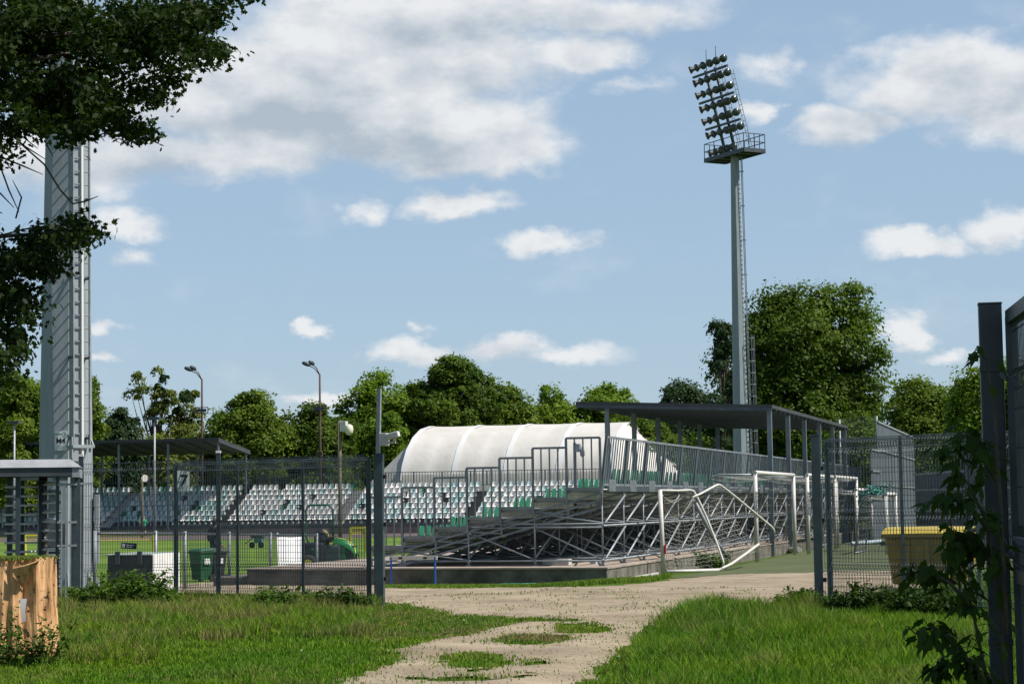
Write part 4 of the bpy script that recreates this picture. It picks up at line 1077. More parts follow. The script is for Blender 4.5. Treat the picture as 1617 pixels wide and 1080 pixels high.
# left line: from the turnstile to the gate post
dl = lambda px: np.interp(px, [100, 271, 600], [34.8, 34.2, 31.6])
GP = gd(598, 31.6)
fl = thing('wire_fence', 'dark wire mesh fence left of the gateway, behind the opened leaf', 'fence', gd(360, dl(360)))
off = Vector(fl.location)
stops = [128, 345, 575]
for a, b in zip(stops[:-1], stops[1:]):
    fence_panel(fl, off, gd(a, dl(a)+.25), gd(b, dl(b)+.25), 0.0, 2.4)
for a in stops[:2]: post(fl, off, gd(a, dl(a)+.22), .07, 2.52, 0, M_TENTB)
def gate_leaf(name, label, pxs, dfun, folds_h=2.36, bottom=.12):
    t = thing(name, label, 'gate', gd(pxs[0], dfun(pxs[0]))); off = Vector(t.location)
    pts = [gd(p, dfun(p)) for p in pxs]
    for i, p in enumerate(pts): post(t, off, p, .075 if i in (0, len(pts)-1) else .045, folds_h-bottom, bottom, name='upright')
    for a, b in zip(pts[:-1], pts[1:]):
        fence_panel(t, off, Vector((a.x, a.y, 0)), Vector((b.x, b.y, 0)), bottom, folds_h-bottom-.05)
    for z in (bottom+.03,): MB().bar(Vector((pts[0].x, pts[0].y, z))-off, Vector((pts[-1].x, pts[-1].y, z))-off, .05, .05).build('frame_rail', M_FENCE, t)
    m = MB(); p0, p1 = pts[0], pts[-1]; n = int((p1-p0).length/.05); nr = (Vector((0, 0, 0))-p0); nr.z = 0; nr.normalize()
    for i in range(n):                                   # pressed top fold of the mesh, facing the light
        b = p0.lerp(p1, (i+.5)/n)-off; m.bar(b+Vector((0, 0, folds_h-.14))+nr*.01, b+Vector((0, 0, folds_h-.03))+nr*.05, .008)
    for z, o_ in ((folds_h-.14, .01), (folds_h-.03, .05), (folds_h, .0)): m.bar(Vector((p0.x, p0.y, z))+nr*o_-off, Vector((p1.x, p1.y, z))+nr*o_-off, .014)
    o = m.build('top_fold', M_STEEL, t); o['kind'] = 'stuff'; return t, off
dleaf = lambda px: np.interp(px, [271, 582], [33.9, 31.55])
gl, goff = gate_leaf('gate_leaf', 'wire mesh gate leaf folded back left, carrying a number 7 plate', [582, 478, 375, 278], dleaf)
# number plate
pp = at_d(290, 759, 33.7)
yv = Vector((0, 0, 1)); nv = (Vector((0, 0, CAM_H))-pp); nv.z = 0; nv.normalize(); xv = yv.cross(nv)
pl7 = MB().box((0, 0, 0), (.21, .345, .006)).build('number_plate', M_PLATEG, gl); pl7.matrix_local = Matrix.Translation(pp-goff) @ Matrix((xv, yv, nv)).transposed().to_4x4()
text_mesh('7', .27, M_INK, pl7, Matrix.Translation((.0, -.005, .005)) @ Matrix.Rotation(R(-4), 4, 'Z'), offset=.004)
# gate posts
def gate_post(px, d, h, label, w=.15):
    b = gd(px, d); t = thing('gate_post', label, 'gate post', b)
    MB().box((0, 0, h/2), (w, w, h), rz=YAW*.6).build('shaft', M_FENCE, t, .008)
    MB().box((0, 0, h+.008), (w*1.04, w*1.04, .016), rz=YAW*.6).build('cap', M_FENCE, t)
    for z in (.45, 1.3, 2.05): MB().box((w*.5, 0, z), (.10, .06, .06)).build('hinge', M_BLACK, t)
    return t
gpl = gate_post(598.5, 31.5, 2.4, 'square gate post left of the track with a camera pole on top', .15)
HP = zpx(600, 614, 31.5)
MB().bar((.0, -.03, 2.3), (.03, -.03, HP), .06, .06).build('extension_pole', M_GALV, gpl)
zc_ = zpx(615, 693, 31.5)
cam_arm = MB().bx(.04, .17, -.10, .04, zc_-.11, zc_+.09).build('camera_box', M_WHITE, gpl, .008)
rotc = Matrix.Rotation(R(-14), 3, 'Y')
cb2 = MB().box((.255, -.05, zc_+.05), (.22, .11, .09), rot=rotc).build('camera_body', M_WHITE, gpl, .012)
MB().box((.16, -.05, zc_+.03), (.03, .08, .06), rot=rotc).build('lens', M_BLACK, cb2)
MB().bar((.17, -.05, zc_-.06), (.30, -.05, zc_-.06), .03).bar((.29, -.05, zc_-.06), (.29, -.05, zc_+.03), .03).build('camera_arm', M_WHITE, gpl)
gpr = gate_post(1290, 28.9, 2.52, 'square dark gate post right of the track', .125)
dright = lambda px: np.interp(px, [1290, 1560, 1700], [28.7, 26.4, 25.2])
gate_leaf('gate_leaf', 'wire mesh gate leaf swung open in front of the yellow container', [1308, 1424, 1543, 1660], lambda p: dright(p)-.05, 2.46)
fr_ = thing('wire_fence', 'wire mesh fence running right behind the open leaf and yellow container', 'fence', gd(1500, 29.6)); off = Vector(fr_.location)
stp = [1300, 1530, 1760]
dr2 = lambda px: np.interp(px, [1290, 1760], [29.6, 26.4])
for a, b in zip(stp[:-1], stp[1:]): fence_panel(fr_, off, gd(a, dr2(a)), gd(b, dr2(b)), 0, 2.45)
for a in stp[1:]: post(fr_, off, gd(a, dr2(a)), .07, 2.5, 0)
# small dark info plate on the left fence
ip = thing('info_plate', 'small navy information plate wired to the fence near the planter', 'sign', at_d(203.5, 861.5, 34.0)); ip.rotation_euler = (0, R(4), YAW*.4)
MB().box((0, 0, 0), (.275, .012, .10)).build('plate', mat('navy', (.02, .03, .055), .5), ip)
MB().bx(-.12, -.07, -.012, -.0065, -.03, .03).bx(-.04, .10, -.012, -.0065, .005, .018).bx(-.04, .06, -.012, -.0065, -.025, -.012).build('print', M_PLATE, ip)

# ------------------------------------------------------------------ big dark gate post and leaf at the right edge
bp = gd(1573, 10.4); bt_ = thing('steel_gate_post', 'massive dark square steel post at the roadside gate', 'gate post', bp)
HB = zpx(1570, 481, 10.4)
M_DKP = mat('dark_painted_steel', (.035, .043, .05), .45, .1, .35, 5, .1, 50)
MB().box((0, 0, HB/2), (.118, .118, HB), rz=R(5)).build('shaft', M_DKP, bt_, .006)
MB().box((0, 0, HB+.003), (.122, .122, .008), rz=R(5)).build('cap', M_DKP, bt_)
for z in (HB-.34, HB-1.75): MB().box((0, 0, z), (.126, .126, .035), rz=R(5)).build('strap', M_DKP, bt_, .004)
lf = thing('steel_gate_leaf', 'dark steel gate leaf standing open towards the road', 'gate', bp+Vector((.035, -.06, 0)))
def lq(s, z): return Vector((.075+s*.16, -.03-s, z))
zt_ = HB-.08
MB().bar(lq(0, .15), lq(0, zt_), .06, .06).build('hinge_stile', M_DKP, lf); MB().bar(lq(3.2, .15), lq(3.2, zt_), .06, .06).build('outer_stile', M_DKP, lf)
for z in (.18, 1.2, zt_): MB().bar(lq(0, z), lq(3.2, z), .06, .07).build('rail', M_DKP, lf)
wm = mesh_wires(lq(.05, 0)+Vector((.0, 0, 0)), lq(3.15, 0), .2, zt_-.25, .05, (.3, 1.2, 2.0)); o = wm.build('wire_panel', M_DKP, lf); o['kind'] = 'stuff'
for z in (HB-.38, HB-1.3): MB().lathe([(.022, 0), (.022, .03)], 8, c=lq(.03, z)+Vector((-.04, -.03, 0)), axis=(-.3, -1, 0)).build('bolt', M_STEELD, lf)

# ------------------------------------------------------------------ full-height turnstile
def turnstile():
    d = 33.0; b = gd(62, d); t = thing('turnstile', 'full-height steel turnstile with a pale sheet roof', 'turnstile', b, R(26.5))
    inv = t.matrix_basis.inverted()
    rotI = Matrix.Rotation(-t.rotation_euler.z, 3, 'Z')
    def q(px, py, dd=0.0):
        p = at_d(px, py, d+dd)-b; return rotI @ p
    def X(px): return q(px, 800).x
    def Z(py): return q(62, py).z
    x0, x1 = X(-70), X(127)
    zr0, zr1 = Z(752), Z(738); zr2 = Z(725)
    m = MB(); y0, y1 = -.05, 1.35                       # roof: hipped sheet over a dark fascia
    vs = [(x0, y0, zr1), (x1, y0, zr1), (x1, y1, zr1), (x0, y1, zr1), (x0+.1, y0+.18, zr2), (x1-.18, y0+.18, zr2), (x1-.18, y1-.18, zr2), (x0+.1, y1-.18, zr2)]
    m.add(vs, [(3, 2, 1, 0), (4, 5, 6, 7), (0, 1, 5, 4), (1, 2, 6, 5), (2, 3, 7, 6), (3, 0, 4, 7)]); m.build('roof', mat('pale_zinc_sheet', (.33, .34, .35), .5, .3, .2, 4), t)
    MB().bx(x0+.02, X(113), y0+.03, y0+.07, zr0, zr1-.004).build('fascia', M_STEELD, t)
    MB().bx(X(113)+.003, x1-.02, y0+.03, y1-.03, zr0-.02, zr1-.004).build('fascia_end', M_GALV, t)
    MB().bx(x0+.02, x1-.05, y1-.07, y1-.03, zr0, zr1-.004).build('fascia_rear', M_STEELD, t)
    for px, w, y, mt in ((-58, .08, .1, M_FENCE), (12, .09, .6, M_FENCE), (28, .075, .1, M_FENCE), (67, .05, .9, M_WOODP), (90, .055, .08, M_FENCE), (121, .085, .08, M_FENCE), (28, .075, 1.2, M_FENCE)):
        MB().bx(X(px)-w/2, X(px)+w/2, y, y+w, 0, zr0).build('post', mt, t)
    pn = MB().bx(X(113)-.035, X(113)+.035, .16, .2, .05, zr0-.02).build('side_panel', M_GALV, t)
    MB().bx(X(30), X(60), .1, .2, zr0-.06, zr0).build('head_beam', M_GALV, t); MB().bx(X(82), X(106), .1, .2, zr0-.07, zr0-.01).build('head_beam', M_GALV, t)
    rc = MB().tube([(X(62), .62, .05), (X(62), .62, zr0)], .05, 10).build('rotor_column', M_STEELD, t)
    MB().lathe([(.09, 0), (.09, .12)], 12, c=(X(63), .62, zr0-.13)).build('rotor_head', M_BLACK, rc)
    z = .28; k = 0
    while z < zr0-.1:                                    # rotor arms in three wings
        for w in range(3):
            a = R(186+120*w+(k % 2)*0); e = Vector((X(62)+math.cos(a)*.60, .62+math.sin(a)*.60, z+.035*w))
            MB().tube([(X(62), .62, z+.035*w), e], .019, 7).build('rotor_arm', M_TENTB if w < 2 else M_GALV, rc)
        z += .155; k += 1
    z = .2
    while z < zr0-.1:                                    # fixed comb between post and panel
        MB().tube([(X(92), .7, z), (X(74), .62, z)], .018, 6).build('comb_bar', M_STEELD, t)
        MB().tube([(X(28), .14, z+.05), (X(12), .62, z+.05)], .018, 6).build('comb_bar', M_STEELD, t)
        z += .17
    cg_ = MB()                                           # side cage by the fence
    for z in (.1, Z(825), Z(765), Z(862)): cg_.bar((X(90), .06, z), (X(121), .06, z), .035)
    for px in (97, 104, 111): cg_.bar((X(px), .05, .1), (X(px), .05, Z(765)), .022)
    cg_.build('side_cage', M_GALV, t)
    bars = MB()
    for px in (127, 131, 135, 139, 143): bars.bar((X(px), .12, .05), (X(px), .12, Z(764)), .018)
    bars.bar((X(121), .12, Z(764)), (X(145), .12, Z(764)), .035); bars.bar((X(121), .12, .1), (X(145), .12, .1), .035)
    o = bars.build('infill_bar', M_GALV, t); o['kind'] = 'stuff'
    MB().bx(X(72), X(104), .5, .62, Z(866), Z(826)).build('control_box', M_STEELD, t, .01)
    MB().bx(X(73), X(86), .62, .70, Z(818), Z(772)).build('card_reader', M_GALV, t, .01)
    MB().bx(x0, X(127), -.05, 1.35, .0, .03).build('floor_slab', M_CONCL, t)
turnstile()
# ------------------------------------------------------------------ people
def person(name, label, loc, rz, joints, radii, edges, parts, root='pelvis', scale=1.0):
    """one skinned body; parts(face centre) gives the material slot"""
    me = bpy.data.meshes.new('body'); names = list(joints); idx = {n: i for i, n in enumerate(names)}
    me.from_pydata([joints[n] for n in names], [(idx[a], idx[b]) for a, b in edges], []); t = thing(name, label, 'person', loc, rz)
    o = link('body', me, t); sk = o.modifiers.new('s', 'SKIN'); sk.use_smooth_shade = True; o.modifiers.new('u', 'SUBSURF').levels = 1
    sv = me.skin_vertices[0].data
    for n in names:
        r = radii[n]; sv[idx[n]].radius = (r, r) if not isinstance(r, tuple) else r; sv[idx[n]].use_root = n == root
    bpy.context.view_layer.update()
    m2 = bpy.data.meshes.new_from_object(o.evaluated_get(bpy.context.evaluated_depsgraph_get())); o.modifiers.clear(); o.data = m2
    m2.materials.clear()
    for mt in parts[0]: m2.materials.append(mt)
    for p in m2.polygons: p.material_index = parts[1](p.center); p.use_smooth = True
    t.scale = (scale,)*3; return t
M_SKIN = mat('skin', (.42, .24, .17), .6); M_HAIR = mat('hair', (.03, .02, .015), .7); M_JKT = mat('dark_jacket', (.012, .015, .024), .8); M_TRS = mat('grey_trousers', (.06, .058, .065), .9)
M_GSH = mat('green_shirt', (.02, .26, .12), .8); M_SHO = mat('shoe', (.05, .05, .05), .7)
def limbs():
    E = [('pelvis', 'belly'), ('belly', 'chest'), ('chest', 'neck'), ('neck', 'chin'), ('chin', 'head'), ('head', 'crown')]
    for s in 'LR':
        E += [('pelvis', 'hip'+s), ('hip'+s, 'knee'+s), ('knee'+s, 'ank'+s), ('ank'+s, 'toe'+s), ('chest', 'sh'+s), ('sh'+s, 'el'+s), ('el'+s, 'wr'+s), ('wr'+s, 'hand'+s)]
    return E
RAD = {'pelvis': (.15, .11), 'belly': (.14, .105), 'chest': (.16, .11), 'neck': .052, 'chin': .065, 'head': .095, 'crown': .055}
for s in 'LR': RAD.update({'hip'+s: .085, 'knee'+s: .06, 'ank'+s: .042, 'toe'+s: .035, 'sh'+s: .062, 'el'+s: .045, 'wr'+s: .034, 'hand'+s: .035})
def joints(hip, knee, ank, el, wr):
    J = {'pelvis': (0, 0, .95), 'belly': (0, 0, 1.12), 'chest': (0, -.02, 1.36), 'neck': (0, -.03, 1.52), 'chin': (0, -.06, 1.59), 'head': (0, -.05, 1.68), 'crown': (0, -.03, 1.76)}
    for s, k in (('L', -1), ('R', 1)):
        i = 0 if s == 'L' else 1
        J['hip'+s] = (k*.09, 0, .90); J['knee'+s] = knee[i]; J['ank'+s] = ank[i]; J['toe'+s] = (ank[i][0], ank[i][1]-.15, ank[i][2]-.045); J['sh'+s] = (k*.19, -.01, 1.43)
        J['el'+s] = el[i]; J['wr'+s] = wr[i]; w = Vector(wr[i]); e = Vector(el[i]); J['hand'+s] = tuple(w+(w-e).normalized()*.11)
    return J
J1 = joints(None, ((-.10, .01, .5), (.11, -.02, .5)), ((-.11, .03, .08), (.13, .02, .08)), ((-.27, .05, 1.16), (.27, .04, 1.15)), ((-.25, -.12, .95), (.24, -.14, .96)))
pmn = gd(337.5, 64.0)
person('person', 'person in a dark jacket and grey trousers standing behind the wheeled bins', pmn, R(150), J1, RAD, limbs(),
       ((M_JKT, M_TRS, M_SKIN, M_HAIR, M_SHO), lambda c: 4 if c.z < .1 else 1 if c.z < .93 and abs(c.x) < .21 else 2 if (abs(c.x) > .2 and c.z < .97) else 0 if c.z < 1.53 else 3 if (c.z > 1.70 or c.y > -.03) else 2), scale=1.02)
J2 = joints(None, ((-.10, -.30, .62), (.10, .08, .50)), ((-.10, -.12, .26), (.10, .48, .42)), ((-.27, .24, 1.22), (.27, -.18, 1.2)), ((-.22, .06, 1.04), (.2, -.36, 1.32)))
for n in list(J2): J2[n] = (J2[n][0], J2[n][1], J2[n][2]-.17)
pr_ = gd(228, 160.0)
person('person', 'runner in a green shirt and dark shorts on the far track', pr_, R(-75), J2, RAD, limbs(),
       ((M_GSH, M_JKT, M_SKIN, M_HAIR, M_SHO), lambda c: 1 if .45 < c.z < .82 and abs(c.x) < .2 else 2 if c.z <= .45 else 2 if abs(c.x) > .235 and c.z < 1.12 else 0 if c.z < 1.36 else 3 if c.z > 1.53 else 2), scale=1.05)

# ------------------------------------------------------------------ wheeled bins
M_BING = mat('bin_green', (.014, .075, .03), .5, 0, .15, 4); M_BIND = mat('bin_dark', (.028, .022, .022), .5, 0, .2, 4)
def wheelie(px, d, rz, material, label):
    b = gd(px, d); t = thing('wheeled_bin', label, 'bin', b, rz); w0, w1, h = .17, .235, .84
    m = MB(); vs = [(sx*w, sy*w*1.1, z) for w, z in ((w0, .06), (w1, h)) for sx, sy in ((-1, -1), (1, -1), (1, 1), (-1, 1))]
    m.add(vs, [(3, 2, 1, 0), (4, 5, 6, 7), (0, 1, 5, 4), (1, 2, 6, 5), (2, 3, 7, 6), (3, 0, 4, 7)]); m.build('body', material, t, .015)
    MB().box((0, 0, h-.03), (.52, .56, .05)).build('rim', material, t, .01)
    m = MB(); m.add([(-.26, -.29, h+.0), (.26, -.29, h), (.26, .29, h+.03), (-.26, .29, h+.03), (-.2, -.2, h+.06), (.2, -.2, h+.06), (.2, .22, h+.09), (-.2, .22, h+.09)], [(3, 2, 1, 0), (4, 5, 6, 7), (0, 1, 5, 4), (1, 2, 6, 5), (2, 3, 7, 6), (3, 0, 4, 7)]); m.build('lid', material, t, .012)
    MB().tube([(-.2, .33, h-.02), (.2, .33, h-.02)], .018, 7).build('handle', material, t)
    for s in (-.22, .22): MB().lathe([(.1, -.025), (.1, .025)], 14, c=(s, .2, .1), axis=(1, 0, 0)).build('wheel', M_RUBBER, t)
    return t
b1 = wheelie(318, 55.0, R(-22), M_BING, 'green wheeled bin with a white sticker behind the mesh fence')
b2 = wheelie(339, 55.8, R(-22), M_BIND, 'dark brown wheeled bin beside the green one')
for bb in (b1, b2): MB().bx(.225, .24, -.10, .10, .48, .64).build('sticker', M_TENTB, bb)
# ------------------------------------------------------------------ planter box behind the fence
pb0 = gd(241, 36.8); t = thing('concrete_box', 'large box coloured pale on its sunlit end and dark on its shaded lidded side behind the fence weeds', 'box', pb0, R(8)); hb = zpx(241, 875, 36.8)-pb0.z
MB().bx(-.86, 0, 0, 1.5, 0, hb-.02).build('body', mat('green_grey_shaded', (.055, .07, .062), .6, 0, .2, 3), t, .015)  # green-grey body, with the shade on its front put into the colour
MB().bx(.001, .03, -.02, 1.52, .02, hb).build('end_panel', mat('white_sunlit', (.66, .65, .62), .6, 0, .15, 5), t, .006)  # sun on this end is put in as a white colour
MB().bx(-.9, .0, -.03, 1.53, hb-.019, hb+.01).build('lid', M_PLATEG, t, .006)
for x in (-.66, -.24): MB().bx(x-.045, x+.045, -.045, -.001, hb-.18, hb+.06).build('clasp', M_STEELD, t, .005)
# ------------------------------------------------------------------ pitch barrier and the white sheet on it
br_px = [(150, 41.0), (246, 43.0), (292, 45.0), (362, 48.0), (427, 51.6), (500, 55.5)]
bpts = [gd(p, d) for p, d in br_px]; t = thing('pitch_barrier', 'low tubular rail along the edge of the pitch', 'barrier', bpts[2]); off = Vector(bpts[2])
for p in bpts: MB().tube([p-off, p-off+Vector((0, 0, 1.30))], .04, 8).build('post', M_STEEL, t)
MB().tube([p-off+Vector((0, 0, 1.24)) for p in bpts], .03, 8).build('rail', M_STEELD, t)
a, b = gd(438, 52.2), gd(482, 54.5); rows = []
for i in range(9):
    u = i/8; r_ = []
    for j in range(13):
        v = j/12; p = a.lerp(b, v); z = 1.30-.12*math.sin(math.pi*v)*(1-u)-u*1.12; f = .05*math.sin(v*9+u*2)*(.3+u); r_.append((p.x+f*.3, p.y-.06+f, p.z+z))
    rows.append(r_)
off = a.copy(); rows = [[Vector(p)-off for p in r_] for r_ in rows]
m = MB().grid(rows); o = m.build('white_sheet', mat('white_cloth', (.78, .78, .80), .8), None); o.location = off; sd = o.modifiers.new('s', 'SOLIDIFY'); sd.thickness = .006
tag(o, 'white cloth sheet hung on the pitch rail beside the mower', 'sheet')
# ------------------------------------------------------------------ ride-on mower
M_JD = mat('mower_green', (.015, .19, .045), .35, 0, .1, 4); M_YEL = mat('mower_yellow', (.62, .48, .03), .45)
mw = gd(520, 66.0); t = thing('ride_on_mower', 'green ride-on mower with a tall roll bar and black seat', 'mower', mw, R(6)); k = FPX/66.0
def mx_(px): return (px-520)/k
def mzz(py): return zpx(520, py, 66.0)-mw.z
xa_, xb_ = mx_(480.5), mx_(524.5)
MB().tube([(xa_+.1, .1, mzz(880)), (xa_+.09, .1, mzz(858)), (xa_, .1, mzz(848)), (xa_, .1, mzz(806)), (xa_+.05, .1, mzz(800)), (xa_+.16, .1, mzz(797)), (xb_-.16, .1, mzz(797)), (xb_-.04, .1, mzz(801)), (xb_, .1, mzz(808)), (xb_, .1, mzz(855))], .035, 8).build('roll_bar', mat('rops_green', (.01, .085, .04), .4), t)
MB().lathe([(.16, -.08), (.27, -.02), (.29, .14), (.27, .34), (.18, .46), (.05, .5)], 14, c=(mx_(507), .1, mzz(858)+.02)).build('seat', M_BLACK, t)
MB().tube([(mx_(512), -.18, mzz(836)), (mx_(519), -.12, mzz(842)), (mx_(521), -.1, mzz(850))], .02, 6).build('seat_trim', M_YEL, t)
MB().bx(mx_(482), mx_(515), -.5, .55, .2, mzz(856)).build('grass_collector', M_BLACK, t, .06)
MB().bx(mx_(497), mx_(501.5), -.512, -.503, mzz(868), mzz(864)).build('emblem', M_JD, t)
MB().bx(mx_(514), mx_(540), -.32, .45, .3, mzz(862)).build('chassis', M_STEELD, t, .03)
rows = []
for x, z, w in ((mx_(528), mzz(851), .28), (mx_(534), mzz(849), .30), (mx_(545), mzz(852), .30), (mx_(555), mzz(857), .28), (mx_(561), mzz(864), .25), (mx_(563), mzz(874), .23)):
    rows.append([(x, .1-w, z-.22), (x, .1-w, z-.05), (x, .1-w*.6, z), (x, .1+w*.6, z), (x, .1+w, z-.05), (x, .1+w, z-.22)])
hd2 = MB().grid(rows).build('hood', M_JD, t); MB().grid([[(r_[2][0], r_[2][1]-.03, r_[2][2]+.008), (r_[2][0], r_[2][1]+.06, r_[2][2]+.012)] for r_ in rows]).build('hood_stripe', M_YEL, hd2)
MB().bx(mx_(539), mx_(548), -.17, .37, .3, mzz(858)).build('hood_side', M_JD, t, .02); MB().bx(mx_(548.2), mx_(561), -.15, .35, .3, mzz(862)).build('grille', M_BLACK, t, .03)
for x, y, r_ in ((mx_(492), -.45, .30), (mx_(492), .5, .30), (mx_(550), -.36, .22), (mx_(550), .46, .22)):
    w = MB().lathe([(r_*.6, -.1), (r_, -.08), (r_, .08), (r_*.6, .1)], 18, c=(x, y, r_), axis=(0, 1, 0)).build('wheel', M_RUBBER, t); MB().lathe([(r_*.5, -.106), (r_*.5, .106)], 12, c=(x, y, r_), axis=(0, 1, 0)).build('rim', M_YEL, w)
MB().tube([(mx_(527), -.05, mzz(870)), (mx_(523), -.05, mzz(850))], .02, 6).lathe([(.17, -.015), (.19, 0), (.17, .015)], 14, c=(mx_(523), -.05, mzz(849)), axis=(-.4, 0, 1)).build('steering_wheel', M_BLACK, t)
MB().box((mx_(526), -.3, mzz(858)), (.09, .06, .07)).build('side_light', M_YEL, t, .01)
# ------------------------------------------------------------------ hurdle, rubble, hose
fs_ = Vector((F2.x, F2.y, 0))*-.75
ha, hb_ = gd(617, 44.9), gd(686, 44.6); hd3 = thing('athletics_hurdle', 'white-topped athletics hurdle with blue legs before the platform', 'hurdle', ha); zt2 = zpx(650, 880, 44.5)
v = hb_-ha; v.z = 0; n_ = Vector((-v.y, v.x, 0)).normalized()
if n_.dot(F2.to_3d() if hasattr(F2, 'to_3d') else Vector((F2.x, F2.y, 0))) < 0: n_ = -n_
M_BLUE = mat('blue_paint', (.02, .12, .42), .4); hh = zpx(650, 879, (ha.x*F2.x+ha.y*F2.y))-ha.z
for s in (0, 1):
    p = v*s; MB().bar(p, p+Vector((0, 0, hh)), .035).build('leg', M_BLUE, hd3); MB().bar(p+Vector((0, 0, .02)), p-n_*.55+Vector((0, 0, .02)), .04).build('foot', M_WHITE, hd3)
bt2 = MB().bar(-v*.04+Vector((0, 0, hh-.02)), v*1.05+Vector((0, 0, hh-.02)), .03, .09).build('top_board', mat('cream_board', (.62, .58, .48), .6), hd3)
for s in (.22, .78): MB().bar(v*(s-.04)-n_*.02+Vector((0, 0, hh-.02)), v*(s+.04)-n_*.02+Vector((0, 0, hh-.02)), .01, .045).build('mark', M_BLACK, bt2)
MB().bar(Vector((0, 0, .03)), v+Vector((0, 0, .03)), .035).build('base_bar', M_WHITE, hd3)
cb0, cb1 = on_z(850, 893.5, ZPL), on_z(892, 893.5, ZPL); t = thing('concrete_kerb_block', 'loose concrete kerb block lying on the platform edge', 'block', cb0+Vector((0, .5, 0)))
MB().bar(Vector((0, 0, .075)), cb1-cb0+Vector((0, .0, .075)), .22, .145).build('block', M_CONCL, t, .012)
bg_ = on_z(938, 890, ZPL); C, Nv, _ = clump_crown((0, 0, .05), (.09, .05, .03), 5, 60, .05, .3); V, Fc = leaf_quads(C, Nv, .08)
o = np_mesh('plastic_bag', V, Fc, mat('clear_plastic', (.55, .66, .66), .25)); o.location = bg_; tag(o, 'crumpled clear plastic bag on the platform corner', 'bag')
hs = [on_ground(x, y)+Vector((0, 0, .03)) for x, y in ((765, 925.5), (785, 926), (800, 924.5), (822, 924.8), (846, 924))]; o = MB().tube([p-hs[0] for p in hs], .03, 7).build('hose', mat('green_hose', (.02, .18, .13), .5)); o.location = hs[0]; tag(o, 'short green hose lying in the grass below the platform', 'hose')
# ------------------------------------------------------------------ football goals
def net(rows, mat_, parent, r=.006):
    m = MB(); nr, nc = len(rows), len(rows[0])
    for r_ in rows: m.tube(r_, r, 3, cap=False, smooth=False)
    for j in range(nc): m.tube([rows[i][j] for i in range(nr)], r, 3, cap=False, smooth=False)
    o = m.build('net', mat_, parent); o['kind'] = 'stuff'; return o
def goal(px, d, label, L=7.32, H=2.44, top=1.25, bot=1.9, text=False, lean=0.0, netr=.0035):
    b = gd(px, d); t = thing('football_goal', label, 'goal', b); r = .06
    for y in (0, L): MB().tube([(0, y, 0), (lean, y, H+.06)], r, 12).build('post', M_WHITE, t)
    MB().tube([(lean, -.06, H+.06), (lean, L+.06, H+.06)], r, 12).build('crossbar', M_WHITE, t)
    for y in (0, L): MB().tube([(0, y, H), (-top*.8, y, H+.02), (-top, y, H-.06), (-top-.1, y, H-.25), (-bot, y, .05)], .025, 7).build('rear_stanchion', M_GALV, t)
    MB().tube([(-bot, 0, .05), (-bot, L, .05)], .03, 7).build('ground_bar', M_GALV, t)
    rows = []
    for i in range(15):
        u = i/14; x = -top*min(1, u*3) if u < .33 else -top-(bot-top)*(u-.33)/.67; z = H+.02-.05*math.sin(math.pi*min(1, u*3)) if u < .33 else H-(H-.05)*(u-.33)/.67
        rows.append([(x+.05*math.sin(j*.7+i), L*j/34, z-.10*math.sin(math.pi*j/34)*(1-u)) for j in range(35)])
    net(rows, M_NET, t, netr)
    for y in (0, L):
        net([[(-(top+(bot-top)*(1-q))*i/7, y, H*q+.0) for i in range(8)] for q in [k/11 for k in range(12)]], M_NET, t, netr)
    if text:
        for s in (0,):
            mt = Matrix.Translation((r*.75, -r*.78, 1.62)) @ Matrix(((.7, 0, .7), (.7, 0, -.7), (0, 1, 0))).to_4x4() @ Matrix.Rotation(R(90), 4, 'Z')
            text_mesh('interplastic', .17, M_INK, t, mt)
    return t
goal(1193.5, 56.0, 'full-size white football goal next to the collapsed one', text=True)
goal(1275.5, 63.4, 'full-size white football goal directly behind the right gate post', text=True)
goal(1318, 69.5, 'white football goal with a torn net seen through the gate mesh', L=6.5, lean=.03)
goal(1352, 72, 'narrow training goal with pale netting near the metal screen', L=5, H=2.0, top=.9, bot=1.4)
goal(1399, 62.0, 'small white training goal left of the yellow container', L=3, H=1.8, top=.7, bot=1.0)
lt_ = [on_ground(1199, 871), on_ground(1263, 872)]; o = MB().tube([Vector((0, 0, .09)), lt_[1]-lt_[0]+Vector((0, 0, .09))], .085, 12).build('loose_post', M_WHITE); o.location = lt_[0]; tag(o, 'loose thick white tube lying on the turf inside the goal', 'tube')
lt_ = [on_ground(1344, 862), on_ground(1392, 858)]; o = MB().tube([Vector((0, 0, .09)), lt_[1]-lt_[0]+Vector((0, 0, .09))], .07, 12).build('loose_post', mat('blue_white_tube', (.42, .52, .60), .5)); o.location = lt_[0]; tag(o, 'loose bluish tube lying on the turf by the yellow container', 'tube')
# collapsed small goal
DG = 48.0; cg0 = gd(1047, DG); t = thing('broken_goal', 'collapsed small goal with bent tubes and a slack torn net', 'goal', cg0)
def G(px, py, dd=0.0): return at_d(px, py, DG+dd)-cg0
MB().tube([G(1048, 905), G(1042, 773)], .055, 10).build('post', M_WHITE, t)
MB().bx(.03, .062, -.06, .0, .5, .72).build('red_tape', mat('red_tape', (.5, .03, .03), .6), t)
MB().tube([G(1042, 774), G(1070, 774.5, .6), G(1090, 773.5, 1.1), G(1095, 775, 1.2), G(1100, 783, 1.25), G(1115, 815, 1.3), G(1133, 860, 1.2), G(1142, 886, 1.0), G(1142.5, 893, 1.0)], .028, 8).build('bent_tube', M_WHITE, t)
MB().tube([G(1093, 785.5, 1.0), G(1107, 779, 1.4), G(1130, 766.5, 2.2), G(1134, 765, 2.4), G(1138, 766, 2.6), G(1160, 783, 3.4), G(1195, 812, 4.8), G(1218, 831, 5.6), G(1222, 836, 5.7), G(1223, 842, 5.7)], .028, 8).build('bent_tube', M_WHITE, t)
